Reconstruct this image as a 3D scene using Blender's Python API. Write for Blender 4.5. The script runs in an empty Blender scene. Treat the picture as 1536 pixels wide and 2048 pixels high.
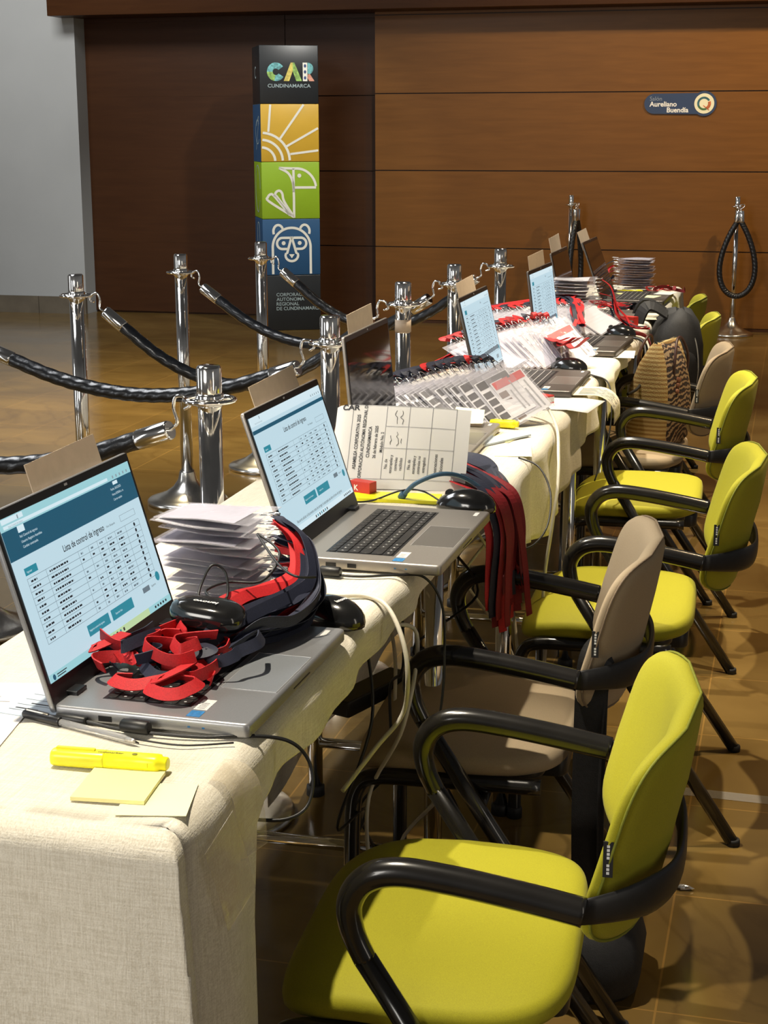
import bpy, math, random
from math import sin, cos, pi, radians as R, sqrt
from mathutils import Vector as V, Matrix
rnd = random.Random(7)
sc = bpy.context.scene
COL = sc.collection

# ------------------------------------------------------------------ camera
cd = bpy.data.cameras.new('camera'); cam = bpy.data.objects.new('camera', cd); COL.objects.link(cam); sc.camera = cam
cd.sensor_fit = 'VERTICAL'; cd.sensor_height = 36; cd.sensor_width = 27; cd.lens = 36 * 3180.3 / 2048
cd.clip_start = .05; cd.clip_end = 60
P_, ROLL, TH = .235957, -.0020376, R(14.4)
fwd = V((0, cos(P_), -sin(P_))); rt = V((1, 0, 0)); up = rt.cross(fwd)
r2 = rt * cos(ROLL) + up * sin(ROLL); u2 = up * cos(ROLL) - rt * sin(ROLL)
m3 = Matrix((r2, u2, -fwd)).transposed()
cam.matrix_world = Matrix.Translation((0, 0, 1.40038)) @ Matrix.Rotation(TH, 4, 'Z') @ m3.to_4x4()

# ------------------------------------------------------------------ view, world, lights
sc.view_settings.view_transform = 'Standard'; sc.view_settings.look = 'None'
sc.view_settings.gamma = 1; sc.view_settings.use_curve_mapping = False; sc.view_settings.exposure = 0.0
try:
    sc.cycles.transparent_max_bounces = 40; sc.cycles.max_bounces = 8
except Exception: pass
w = bpy.data.worlds.new('lobby'); sc.world = w; w.use_nodes = True
nt = w.node_tree; nt.nodes.clear()
wo = nt.nodes.new('ShaderNodeOutputWorld'); bg = nt.nodes.new('ShaderNodeBackground')
tc = nt.nodes.new('ShaderNodeTexCoord'); sx = nt.nodes.new('ShaderNodeSeparateXYZ'); cr = nt.nodes.new('ShaderNodeValToRGB')
nt.links.new(tc.outputs['Generated'], sx.inputs[0]); nt.links.new(sx.outputs['Z'], cr.inputs[0])
cr.color_ramp.elements[0].position = 0.0; cr.color_ramp.elements[0].color = (.10, .095, .09, 1)
cr.color_ramp.elements[1].position = .6; cr.color_ramp.elements[1].color = (.05, .048, .046, 1)
e = cr.color_ramp.elements.new(.22); e.color = (.16, .155, .15, 1)
nt.links.new(cr.outputs[0], bg.inputs[0]); bg.inputs[1].default_value = .85; nt.links.new(bg.outputs[0], wo.inputs[0])

def spot(name, loc, tgt, watts, ang, col=(1, .86, .66), rad=.03, blend=.5):
    l = bpy.data.lights.new(name, 'SPOT'); l.energy = watts; l.spot_size = R(ang); l.spot_blend = blend
    l.shadow_soft_size = rad; l.color = col
    o = bpy.data.objects.new(name, l); COL.objects.link(o); o.location = loc
    o.rotation_euler = (V(tgt) - V(loc)).to_track_quat('-Z', 'Y').to_euler(); return o
def area(name, loc, tgt, watts, sx_, sy_, col=(1, 1, 1)):
    l = bpy.data.lights.new(name, 'AREA'); l.energy = watts; l.shape = 'RECTANGLE'; l.size = sx_; l.size_y = sy_; l.color = col
    o = bpy.data.objects.new(name, l); COL.objects.link(o); o.location = loc
    o.rotation_euler = (V(tgt) - V(loc)).to_track_quat('-Z', 'Y').to_euler(); return o
WARM = (1, .895, .72)
spot('ceiling_downlight', (-1.15, 1.72, 3.5), (-.78, 1.60, .6), 480, 43, WARM)
spot('ceiling_downlight', (-1.80, 2.55, 3.5), (-.62, 2.66, .6), 400, 35, WARM)
spot('ceiling_downlight', (-.72, 3.45, 3.5), (-.60, 3.80, .5), 430, 42, WARM)
spot('ceiling_downlight', (-.85, 4.95, 3.5), (-.65, 4.95, .6), 440, 48, WARM)
spot('ceiling_downlight', (-.65, 6.9, 3.5), (-.55, 6.7, .6), 460, 56, WARM)
spot('wall_washer', (.9, 9.6, 3.3), (.1, 11.5, .7), 280, 100, (1, .76, .46), .05, .9)
spot('wall_washer', (-1.4, 9.4, 3.3), (-1.2, 11.6, .9), 150, 90, (1, .80, .52), .05, .9)
spot('ceiling_downlight', (-3.1, 6.9, 3.5), (-3.0, 7.6, 0), 1100, 76, (1, .84, .52), .05, .9)
spot('ceiling_downlight', (.55, 4.6, 3.5), (.35, 4.4, 0), 220, 70, (1, .74, .42), .03, .7)
spot('column_spotlight', (-2.0, 9.2, 3.3), (-3.5, 11.0, 1.1), 240, 44, (1, .97, .9), .05, .8)
area('hall_fill', (-3.6, 4.2, 3.5), (-3.6, 4.6, 0), 110, 1.2, 2.4, (.95, .97, 1))  # unseen area panels, added for hall fill and chrome reflections
area('hall_fill', (-5.2, 9.0, 3.5), (-5.8, 11.5, 1.0), 70, 1.2, .6, (1, .97, .92))
area('reflection_strip', (-6.6, 3.2, 1.4), (0, 3.6, 1.2), 26, .55, 2.3, (.95, .98, 1)); area('reflection_strip', (-5.6, -.4, 1.4), (0, 3.6, 1.0), 26, .55, 2.3, (.95, .98, 1)); area('reflection_strip', (2.8, .6, 1.4), (-1.5, 4.4, 1.0), 12, .4, 2.3, (1, .9, .75))  # unseen bright strips, added for the chrome posts to reflect
area('front_fill', (-2.3, -1.6, 2.0), (-.85, 1.4, .45), 85, 1.6, 1.4, (1, .95, .87))  # unseen fill, added to brighten the near end of the cloth

# ------------------------------------------------------------------ materials
MATS = {}
def lin(c): return tuple(((x / 255 / 12.92) if x / 255 <= .04045 else ((x / 255 + .055) / 1.055) ** 2.4) for x in c)
def mat(name, col, rough=.5, metal=0., spec=.5, emit=0., noise=None, bump=None, coat=0., sheen=0., alpha=None):
    """col linear rgb; noise=(scale, amount, stretch) mottles the colour; bump=(scale, strength, stretch)"""
    m = bpy.data.materials.new(name); m.use_nodes = True; t = m.node_tree; b = t.nodes['Principled BSDF']
    b.inputs['Base Color'].default_value = (*col, 1); b.inputs['Roughness'].default_value = rough; b.inputs['Metallic'].default_value = metal
    b.inputs['Specular IOR Level'].default_value = spec; b.inputs['Coat Weight'].default_value = coat; b.inputs['Sheen Weight'].default_value = sheen
    if emit:
        b.inputs['Emission Color'].default_value = (*col, 1); b.inputs['Emission Strength'].default_value = emit
        b.inputs['Base Color'].default_value = (.01, .01, .01, 1)
    def tex(scale, stretch, detail=4):
        c = t.nodes.new('ShaderNodeTexCoord'); mp = t.nodes.new('ShaderNodeMapping'); n = t.nodes.new('ShaderNodeTexNoise')
        mp.inputs['Scale'].default_value = stretch; n.inputs['Scale'].default_value = scale; n.inputs['Detail'].default_value = detail
        t.links.new(c.outputs['Object'], mp.inputs[0]); t.links.new(mp.outputs[0], n.inputs['Vector']); return n
    if noise:
        n = tex(noise[0], noise[2] if len(noise) > 2 else (1, 1, 1)); r = t.nodes.new('ShaderNodeValToRGB'); a = noise[1]
        r.color_ramp.elements[0].position = .3; r.color_ramp.elements[1].position = .7
        r.color_ramp.elements[0].color = (*[x * (1 - a) for x in col], 1); r.color_ramp.elements[1].color = (*[min(1, x * (1 + a)) for x in col], 1)
        t.links.new(n.outputs[0], r.inputs[0]); t.links.new(r.outputs[0], b.inputs['Base Color'])
    if bump:
        n = tex(bump[0], bump[2] if len(bump) > 2 else (1, 1, 1)); bp = t.nodes.new('ShaderNodeBump'); bp.inputs['Strength'].default_value = bump[1]; bp.inputs['Distance'].default_value = .004
        t.links.new(n.outputs[0], bp.inputs['Height']); t.links.new(bp.outputs[0], b.inputs['Normal'])
    MATS[name] = m; return m
def S(*c): return lin(c)
mat('chrome', (.86, .85, .83), .10, 1.0, noise=(40, .04))
mat('chrome_brushed', (.62, .60, .56), .24, 1.0, noise=(60, .08))
mat('rope', (.006, .007, .009), .30, spec=.6, coat=.2, bump=(45, .5))
mat('lime_fabric', (.36, .335, .005), .75, sheen=.04, noise=(900, .12), bump=(1400, .12))
mat('beige_fabric', (.37, .285, .18), .75, sheen=.05, noise=(900, .10), bump=(1400, .12))
mat('lime_piping', (.19, .20, .012), .7, noise=(300, .1)); mat('beige_piping', (.20, .145, .09), .7, noise=(300, .1))
mat('black_tube', (.012, .011, .010), .22, spec=.55, coat=.3, noise=(30, .2)); mat('black_plastic', (.014, .014, .015), .42, noise=(90, .15))
mat('black_tag', (.012, .012, .013), .6, noise=(60, .1)); mat('tag_white', (.75, .75, .72), .6, noise=(60, .05))
mat('alu', (.34, .345, .36), .36, .6, noise=(700, .05)); mat('alu_warm', (.32, .295, .27), .38, .6, noise=(700, .05)); mat('alu_dark', (.115, .103, .092), .38, .6, noise=(700, .05))
mat('bezel', (.010, .010, .011), .35, noise=(90, .1)); mat('key', (.016, .015, .015), .45, noise=(90, .2)); mat('key_mark', (.55, .55, .55), .5, noise=(90, .02))
mat('pad_line_key_glint', (.62, .62, .62), .3, .5, noise=(90, .02)); mat('pad_alu', (.43, .46, .50), .32, .6, noise=(600, .04)); mat('pad_dark', (.20, .185, .17), .32, .6, noise=(600, .04))
mat('screen_off', (.012, .011, .012), .06, spec=.6, noise=(8, .2))
mat('scr', S(196, 224, 236), emit=.92); mat('scr_white', S(215, 236, 244), emit=.95); mat('scr_teal', S(20, 86, 112), emit=.9); mat('scr_btn', S(38, 140, 160), emit=.9)
mat('scr_green', S(196, 222, 170), emit=.9); mat('scr_cyan', S(160, 214, 222), emit=.9); mat('scr_ink', S(34, 44, 56), emit=.5); mat('scr_line', S(120, 140, 152), emit=.7); mat('scr_grey', S(150, 170, 180), emit=.8)
mat('card_tan', (.52, .41, .30), .7, noise=(60, .05)); mat('sticker_white', (.72, .71, .68), .45, noise=(500, .12)); mat('sticker_blue', (.03, .18, .42), .4, noise=(300, .3))
mat('paper', (.70, .69, .67), .75, noise=(12, .02)); mat('paper_cream', (.72, .66, .50), .75, noise=(14, .03)); mat('paper_grey', (.50, .58, .66), .7, noise=(14, .03)); mat('ink', (.03, .03, .035), .8, noise=(50, .1)); mat('ink_grey', (.30, .30, .32), .8, noise=(50, .1))
mat('sticky', (.86, .80, .36), .7, noise=(14, .03)); mat('sticky_pale', (.85, .83, .52), .7, noise=(14, .03)); mat('highlighter', (.92, .86, .015), .35, noise=(30, .03)); mat('hl_cap', (.86, .82, .03), .3, noise=(30, .03)); mat('ink_olive', (.20, .19, .02), .6, noise=(50, .1))
mat('red_ribbon', (.50, .010, .014), .62, noise=(500, .15), bump=(900, .15)); mat('dark_red_ribbon', (.22, .005, .010), .62, noise=(500, .15), bump=(900, .15)); mat('navy_ribbon', (.012, .015, .035), .62, noise=(500, .2), bump=(900, .15))
mat('badge_card', (.58, .58, .62), .5, noise=(20, .03)); mat('badge_black', (.015, .014, .016), .4, noise=(50, .2)); mat('badge_brown', (.12, .07, .05), .5, noise=(50, .2)); mat('badge_red', (.45, .03, .03), .5, noise=(50, .1)); mat('lavender', (.40, .39, .47), .4, noise=(20, .05))
mat('mouse_black', (.010, .010, .010), .16, spec=.6, coat=.4, noise=(60, .2)); mat('rubber', (.008, .008, .008), .6, noise=(60, .2)); mat('cable_black', (.008, .008, .008), .45, noise=(60, .2)); mat('cable_white', (.62, .58, .48), .5, noise=(60, .05)); mat('cable_blue', (.05, .12, .19), .45, noise=(60, .1)); mat('print_white', (.8, .8, .8), .5, noise=(60, .02))
mat('kores_red', (.55, .03, .02), .45, noise=(40, .08)); mat('box_beige', (.62, .48, .36), .6, noise=(40, .05))
mat('bag_black', (.008, .008, .009), .7, noise=(120, .3), bump=(500, .2)); mat('leather', (.05, .018, .012), .45, noise=(60, .2)); mat('bead', (.22, .09, .05), .3, noise=(60, .2)); mat('zip', (.02, .022, .022), .5, noise=(60, .2)); mat('zip_metal', (.5, .48, .42), .35, .8, noise=(60, .1))
mat('white_plaster', (.40, .42, .43), .8, noise=(2.5, .03), bump=(120, .05)); mat('stone_skirting', (.14, .12, .09), .45, noise=(6, .2))
mat('navy_sign', (.018, .042, .115), .4, noise=(10, .05)); mat('sign_cream', (.80, .78, .58), .5, noise=(10, .02)); mat('sign_white', (.85, .85, .85), .5, noise=(10, .02)); mat('sign_grey', (.25, .30, .38), .5, noise=(10, .02)); mat('sign_teal', (.03, .13, .17), .5, noise=(30, .3)); mat('sign_orange', (.50, .13, .04), .5, noise=(40, .4)); mat('sign_green', (.06, .16, .05), .5, noise=(30, .3))
mat('col_black', (.016, .019, .022), .35, noise=(10, .06)); mat('col_yellow', (.62, .38, .035), .4, noise=(10, .03)); mat('col_green', (.28, .46, .020), .4, noise=(10, .03)); mat('col_blue', (.020, .085, .20), .4, noise=(10, .03)); mat('col_white', (.80, .80, .72), .5, noise=(10, .02)); mat('col_grey', (.33, .42, .44), .5, noise=(10, .05))
mat('logo_teal', (.14, .40, .42), .5, noise=(60, .5)); mat('logo_green', (.28, .48, .12), .5, noise=(60, .4)); mat('logo_yellow', (.62, .52, .12), .5, noise=(60, .3)); mat('logo_pink', (.60, .28, .20), .5, noise=(60, .3)); mat('logo_navy', (.04, .07, .20), .5, noise=(60, .4))
mat('led_green', (.1, 1, .12), emit=4.); mat('board_white', (.60, .59, .54), .45, noise=(20, .03)); mat('foil', (.6, .58, .55), .2, .6, noise=(80, .2))

def nodes(m): return m.node_tree, m.node_tree.nodes['Principled BSDF']
def clear(name, col, fac, rough=.12):
    """thin clear vinyl: part see-through, part glossy sheet"""
    m = bpy.data.materials.new(name); m.use_nodes = True; t = m.node_tree; b = t.nodes['Principled BSDF']; out = t.nodes['Material Output']
    b.inputs['Base Color'].default_value = (*col, 1); b.inputs['Roughness'].default_value = rough; b.inputs['Specular IOR Level'].default_value = .8
    tr = t.nodes.new('ShaderNodeBsdfTransparent'); mx = t.nodes.new('ShaderNodeMixShader'); mx.inputs[0].default_value = fac
    c = t.nodes.new('ShaderNodeTexCoord'); n = t.nodes.new('ShaderNodeTexNoise'); n.inputs['Scale'].default_value = 26; bp = t.nodes.new('ShaderNodeBump'); bp.inputs['Strength'].default_value = .6; bp.inputs['Distance'].default_value = .006
    t.links.new(c.outputs['Object'], n.inputs['Vector']); t.links.new(n.outputs[0], bp.inputs['Height']); t.links.new(bp.outputs[0], b.inputs['Normal'])
    t.links.new(tr.outputs[0], mx.inputs[1]); t.links.new(b.outputs[0], mx.inputs[2]); t.links.new(mx.outputs[0], out.inputs[0]); MATS[name] = m
clear('vinyl', (.62, .61, .68), .17); clear('pen_clear', (.8, .8, .8), .35); clear('tape_clear', (.72, .62, .44), .20); clear('floor_tape', (.42, .40, .36), .45, .25)

# tablecloth: cream linen with slubs running both ways
m = mat('linen', (.72, .67, .56), .85, sheen=.2); t, b = nodes(m)
c = t.nodes.new('ShaderNodeTexCoord'); acc = None
for st, scl in (((4, 90, 90), 6), ((90, 90, 4), 6), ((90, 4, 90), 6)):
    mp = t.nodes.new('ShaderNodeMapping'); mp.inputs['Scale'].default_value = st; n = t.nodes.new('ShaderNodeTexNoise'); n.inputs['Scale'].default_value = scl; n.inputs['Detail'].default_value = 2
    t.links.new(c.outputs['Object'], mp.inputs[0]); t.links.new(mp.outputs[0], n.inputs['Vector'])
    if acc is None: acc = n.outputs[0]
    else:
        a = t.nodes.new('ShaderNodeMath'); a.operation = 'ADD'; t.links.new(acc, a.inputs[0]); t.links.new(n.outputs[0], a.inputs[1]); acc = a.outputs[0]
r = t.nodes.new('ShaderNodeValToRGB'); mr = t.nodes.new('ShaderNodeMapRange'); mr.inputs[1].default_value = 1.15; mr.inputs[2].default_value = 1.85
t.links.new(acc, mr.inputs[0]); t.links.new(mr.outputs[0], r.inputs[0]); r.color_ramp.elements[0].color = (.60, .545, .43, 1); r.color_ramp.elements[1].color = (.80, .75, .63, 1)
t.links.new(r.outputs[0], b.inputs['Base Color']); bp = t.nodes.new('ShaderNodeBump'); bp.inputs['Strength'].default_value = .25; bp.inputs['Distance'].default_value = .002
t.links.new(acc, bp.inputs['Height']); t.links.new(bp.outputs[0], b.inputs['Normal'])

# wood wall panelling: horizontal veneer
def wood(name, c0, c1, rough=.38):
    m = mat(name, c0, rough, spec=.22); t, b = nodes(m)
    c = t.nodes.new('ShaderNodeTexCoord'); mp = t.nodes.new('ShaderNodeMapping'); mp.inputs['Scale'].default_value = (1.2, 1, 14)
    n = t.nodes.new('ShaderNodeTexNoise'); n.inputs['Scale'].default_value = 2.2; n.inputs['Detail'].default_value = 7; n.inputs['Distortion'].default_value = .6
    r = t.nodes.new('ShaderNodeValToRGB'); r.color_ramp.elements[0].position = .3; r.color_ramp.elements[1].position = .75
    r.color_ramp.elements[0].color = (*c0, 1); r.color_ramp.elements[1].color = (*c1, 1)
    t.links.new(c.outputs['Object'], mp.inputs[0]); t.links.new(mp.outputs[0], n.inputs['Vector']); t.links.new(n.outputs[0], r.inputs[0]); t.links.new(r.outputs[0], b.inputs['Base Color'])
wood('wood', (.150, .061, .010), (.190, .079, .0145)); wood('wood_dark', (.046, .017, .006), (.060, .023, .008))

# floor: polished brown stone in square tiles with thin pale joints
m = mat('stone_floor', (.2, .12, .04), .12, spec=.55); t, b = nodes(m)
c = t.nodes.new('ShaderNodeTexCoord')
def nz(scale, detail, dist=0., st=(1, 1, 1)):
    mp = t.nodes.new('ShaderNodeMapping'); mp.inputs['Scale'].default_value = st
    n = t.nodes.new('ShaderNodeTexNoise'); n.inputs['Scale'].default_value = scale; n.inputs['Detail'].default_value = detail; n.inputs['Distortion'].default_value = dist
    t.links.new(c.outputs['Object'], mp.inputs[0]); t.links.new(mp.outputs[0], n.inputs['Vector']); return n
n1 = nz(1.8, 7, .8, (1, 1.3, 1)); r1 = t.nodes.new('ShaderNodeValToRGB')
r1.color_ramp.elements[0].position = .32; r1.color_ramp.elements[0].color = (.140, .084, .024, 1); r1.color_ramp.elements[1].position = .72; r1.color_ramp.elements[1].color = (.215, .134, .040, 1)
t.links.new(n1.outputs[0], r1.inputs[0])
br = t.nodes.new('ShaderNodeTexBrick'); br.offset = 0; br.inputs['Scale'].default_value = 1; br.inputs['Mortar Size'].default_value = .0022; br.inputs['Mortar Smooth'].default_value = .3
br.inputs['Brick Width'].default_value = .42; br.inputs['Row Height'].default_value = .42; br.inputs['Color1'].default_value = (1, 1, 1, 1); br.inputs['Color2'].default_value = (.84, .86, .84, 1); br.inputs['Mortar'].default_value = (1.55, 1.45, 1.3, 1)
mp = t.nodes.new('ShaderNodeMapping'); mp.inputs['Location'].default_value = (.153 + .42 * 20, -2.79 + .42 * 20, 0); t.links.new(c.outputs['Object'], mp.inputs[0]); t.links.new(mp.outputs[0], br.inputs['Vector'])
mx = t.nodes.new('ShaderNodeMix'); mx.data_type = 'RGBA'; mx.blend_type = 'MULTIPLY'; mx.inputs[0].default_value = 1
t.links.new(r1.outputs[0], mx.inputs[6]); t.links.new(br.outputs[0], mx.inputs[7])
n2 = nz(1.6, 9, 1.2); r2_ = t.nodes.new('ShaderNodeValToRGB'); r2_.color_ramp.elements[0].position = .47; r2_.color_ramp.elements[0].color = (1, 1, 1, 1); r2_.color_ramp.elements[1].position = .53; r2_.color_ramp.elements[1].color = (1, 1, 1, 1)
ee = r2_.color_ramp.elements.new(.5); ee.color = (.55, .5, .42, 1)
t.links.new(n2.outputs[0], r2_.inputs[0]); mx2 = t.nodes.new('ShaderNodeMix'); mx2.data_type = 'RGBA'; mx2.blend_type = 'MULTIPLY'; mx2.inputs[0].default_value = .35
t.links.new(mx.outputs[2], mx2.inputs[6]); t.links.new(r2_.outputs[0], mx2.inputs[7]); t.links.new(mx2.outputs[2], b.inputs['Base Color'])
rr = t.nodes.new('ShaderNodeMapRange'); rr.inputs[3].default_value = .08; rr.inputs[4].default_value = .24; t.links.new(n1.outputs[0], rr.inputs[0]); t.links.new(rr.outputs[0], b.inputs['Roughness'])
bp = t.nodes.new('ShaderNodeBump'); bp.inputs['Strength'].default_value = .08; bp.inputs['Distance'].default_value = .01; n3 = nz(6, 3); t.links.new(n3.outputs[0], bp.inputs['Height']); t.links.new(bp.outputs[0], b.inputs['Normal'])

# woven bag: thin stripes, ochre and cream
m = mat('woven', (.4, .25, .08), .85, bump=(300, .5)); t, b = nodes(m)
c = t.nodes.new('ShaderNodeTexCoord'); wv = t.nodes.new('ShaderNodeTexWave'); wv.wave_type = 'BANDS'; wv.bands_direction = 'Z'; wv.inputs['Scale'].default_value = 24; wv.inputs['Distortion'].default_value = .5; wv.inputs['Detail'].default_value = 3; wv.inputs['Detail Scale'].default_value = 4
r = t.nodes.new('ShaderNodeValToRGB'); r.color_ramp.elements[0].color = (.27, .15, .045, 1); r.color_ramp.elements[1].color = (.50, .37, .16, 1)
t.links.new(c.outputs['Object'], wv.inputs['Vector']); t.links.new(wv.outputs[0], r.inputs[0]); t.links.new(r.outputs[0], b.inputs['Base Color'])
m = mat('woven_pattern', (.1, .05, .03), .85, bump=(300, .5)); t, b = nodes(m)
c = t.nodes.new('ShaderNodeTexCoord'); wv = t.nodes.new('ShaderNodeTexWave'); wv.wave_type = 'RINGS'; wv.inputs['Scale'].default_value = 20; wv.inputs['Distortion'].default_value = 5; wv.inputs['Detail'].default_value = 2; wv.inputs['Detail Scale'].default_value = 3
r = t.nodes.new('ShaderNodeValToRGB'); r.color_ramp.interpolation = 'CONSTANT'; r.color_ramp.elements[0].color = (.025, .018, .016, 1); r.color_ramp.elements[1].position = .7; r.color_ramp.elements[1].color = (.33, .25, .15, 1)
e = r.color_ramp.elements.new(.5); e.color = (.22, .08, .04, 1)
t.links.new(c.outputs['Object'], wv.inputs['Vector']); t.links.new(wv.outputs[0], r.inputs[0]); t.links.new(r.outputs[0], b.inputs['Base Color'])

# ------------------------------------------------------------------ mesh helpers
_text = {}
def text2d(s, bold=0.):
    k = (s, bold)
    if k not in _text:
        cu = bpy.data.curves.new('t', 'FONT'); cu.body = s; cu.size = 1; cu.resolution_u = 3; cu.offset = bold
        o = bpy.data.objects.new('t', cu); COL.objects.link(o); dg = bpy.context.evaluated_depsgraph_get(); dg.update()
        me = o.evaluated_get(dg).to_mesh()
        vs = [(v.co.x, v.co.y) for v in me.vertices]; fs = [tuple(p.vertices) for p in me.polygons]
        o.evaluated_get(dg).to_mesh_clear(); bpy.data.objects.remove(o); bpy.data.curves.remove(cu); _text[k] = (vs, fs)
    return _text[k]
class M:
    def __init__(s): s.v = []; s.f = []; s.mi = []; s.sm = []; s.mats = []
    def mid(s, name):
        if name not in s.mats: s.mats.append(name)
        return s.mats.index(name)
    def add(s, vs, fs, mt, smooth=False):
        o = len(s.v); k = s.mid(mt); s.v += [tuple(x) for x in vs]
        for f in fs: s.f.append(tuple(i + o for i in f)); s.mi.append(k); s.sm.append(smooth)
        return s
    def quad(s, a, b, c, d, mt): return s.add([a, b, c, d], [(0, 1, 2, 3)], mt)
    def box(s, lo, hi, mt, bev=0.):
        if bev <= 0:
            x0, y0, z0 = lo; x1, y1, z1 = hi
            return s.add([(x0, y0, z0), (x1, y0, z0), (x1, y1, z0), (x0, y1, z0), (x0, y0, z1), (x1, y0, z1), (x1, y1, z1), (x0, y1, z1)],
                         [(3, 2, 1, 0), (4, 5, 6, 7), (0, 1, 5, 4), (1, 2, 6, 5), (2, 3, 7, 6), (3, 0, 4, 7)], mt)
        return s.rbox(lo, hi, bev, bev, mt)
    def rbox(s, lo, hi, rad, bev, mt, n=4):
        """box with rounded vertical corners and small rounded top and bottom edges"""
        x0, y0, z0 = lo; x1, y1, z1 = hi
        def ring(ins, z):
            q = []; r = max(rad - ins, .0001)
            for cx, cy, a0 in ((x1 - rad, y1 - rad, 0), (x0 + rad, y1 - rad, pi / 2), (x0 + rad, y0 + rad, pi), (x1 - rad, y0 + rad, 1.5 * pi)):
                for i in range(n + 1):
                    a = a0 + i / n * pi / 2; q.append((cx + r * cos(a), cy + r * sin(a), z))
            return q
        rs = [ring(bev, z0), ring(bev * .3, z0 + bev * .3), ring(0, z0 + bev), ring(0, z1 - bev), ring(bev * .3, z1 - bev * .3), ring(bev, z1)]
        return s.rings(rs, mt, True, True)
    def rings(s, rs, mt, capa=False, capb=False, closed=True, smooth=True):
        k = len(rs[0]); vs = [p for r in rs for p in r]; fs = []
        for i in range(len(rs) - 1):
            for j in range(k if closed else k - 1):
                a = i * k + j; b = i * k + (j + 1) % k; fs.append((a, b, b + k, a + k))
        s.add(vs, fs, mt, smooth); o = len(s.v) - len(vs); km = s.mid(mt)
        if capa: s.f.append(tuple(o + i for i in range(k))[::-1]); s.mi.append(km); s.sm.append(False)
        if capb: s.f.append(tuple(o + (len(rs) - 1) * k + i for i in range(k))); s.mi.append(km); s.sm.append(False)
        return s
    def lathe(s, prof, mt, n=32, c=(0, 0, 0), caps=True):
        return s.rings([[(c[0] + r * cos(2 * pi * j / n), c[1] + r * sin(2 * pi * j / n), c[2] + z) for j in range(n)] for r, z in prof], mt, caps, caps)
    def sweep(s, pts, sec, mt, hint=(0, 0, 1), caps=True, smooth=True, scale=None, twist=0., closed=False):
        """sweep a cross-section polygon [(a, b)] along a path; a lies along the side direction, b along the hint side"""
        pts = [V(p) for p in pts]; n = len(pts); rs = []; h = V(hint)
        for i, p in enumerate(pts):
            if closed: tg = pts[(i + 1) % n] - pts[i - 1]
            else: tg = pts[min(i + 1, n - 1)] - pts[max(i - 1, 0)]
            tg = tg.normalized() if tg.length > 1e-9 else V((0, 0, 1))
            h = h - tg * h.dot(tg)
            h = h.normalized() if h.length > 1e-6 else tg.orthogonal().normalized()
            a = tg.cross(h); k = 1 if scale is None else scale[i]; tw = twist * i; ca, sa = cos(tw), sin(tw)
            rs.append([tuple(p + a * ((x * ca - y * sa) * k) + h * ((x * sa + y * ca) * k)) for x, y in sec])
        if closed: rs.append(rs[0])
        return s.rings(rs, mt, caps and not closed, caps and not closed, True, smooth)
    def tube(s, pts, r, mt, n=10, hint=(0, 0, 1), scale=None, closed=False):
        return s.sweep(pts, [(r * cos(2 * pi * i / n), r * sin(2 * pi * i / n)) for i in range(n)], mt, hint, True, True, scale, 0, closed)
    def ribbon(s, pts, w_, mt, hint=(0, 0, 1), th=.0009):
        return s.sweep(pts, [(-w_ / 2, -th), (w_ / 2, -th), (w_ / 2, th), (-w_ / 2, th)], mt, hint, True, False)
    def text(s, st, size, o, ux, uy, mt, align='l', bold=0., wx=1.):
        vs, fs = text2d(st, bold); o, ux, uy = V(o), V(ux), V(uy)
        if not vs: return s
        x0 = min(v[0] for v in vs); x1 = max(v[0] for v in vs); sh = {'l': -x0, 'c': -(x0 + x1) / 2, 'r': -x1}[align]
        return s.add([tuple(o + ux * ((x + sh) * size * wx) + uy * (y * size)) for x, y in vs], fs, mt)
    def poly(s, pts, mt): return s.add(pts, [tuple(range(len(pts)))], mt)
    def xf(s, mtx, start=0):
        s.v[start:] = [tuple(mtx @ V(p)) for p in s.v[start:]]; return s
    def mesh(s, name):
        me = bpy.data.meshes.new(name); me.from_pydata(s.v, [], s.f); me.update()
        for k in s.mats: me.materials.append(MATS[k])
        me.polygons.foreach_set('material_index', s.mi); me.polygons.foreach_set('use_smooth', s.sm); me.update(); return me
    def build(s, name, parent=None, **kw):
        o = bpy.data.objects.new(name, s.mesh(name)); COL.objects.link(o)
        if parent: o.parent = parent
        return tag(o, **kw)
def tag(o, label=None, cat=None, group=None, kind=None):
    if label: o['label'] = label
    if cat: o['category'] = cat
    if group: o['group'] = group
    if kind: o['kind'] = kind
    return o
def thing(name, loc, label, cat, group=None, rz=0.):
    o = bpy.data.objects.new(name, None); o.empty_display_size = .05; COL.objects.link(o); o.location = loc; o.rotation_euler = (0, 0, rz)
    return tag(o, label, cat, group)
def dup(o, loc, rot=(0, 0, 0), label=None, group=None):
    def cp(src, par):
        c_ = src.copy(); COL.objects.link(c_)
        if par: c_.parent = par
        for ch in KIDS(src): cp(ch, c_)
        return c_
    n = cp(o, None); n.location = loc; n.rotation_euler = rot
    if label: n['label'] = label
    if group: n['group'] = group
    return n
def KIDS(o): return [x for x in COL.objects if x.parent is o]
def cat_rom(pts, k=8, closed=False):
    pts = [V(p) for p in pts]; n = len(pts); out = []
    for i in range(n if closed else n - 1):
        if closed: a, b, c_, d = pts[i - 1], pts[i], pts[(i + 1) % n], pts[(i + 2) % n]
        else: a, b, c_, d = pts[max(i - 1, 0)], pts[i], pts[i + 1], pts[min(i + 2, n - 1)]
        for j in range(k):
            t_ = j / k; out.append(.5 * ((2 * b) + (c_ - a) * t_ + (2 * a - 5 * b + 4 * c_ - d) * t_ ** 2 + (3 * b - a - 3 * c_ + d) * t_ ** 3))
    if not closed: out.append(pts[-1])
    return out
def sst(a, b, x):
    t_ = min(1, max(0, (x - a) / (b - a))); return t_ * t_ * (3 - 2 * t_)
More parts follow.
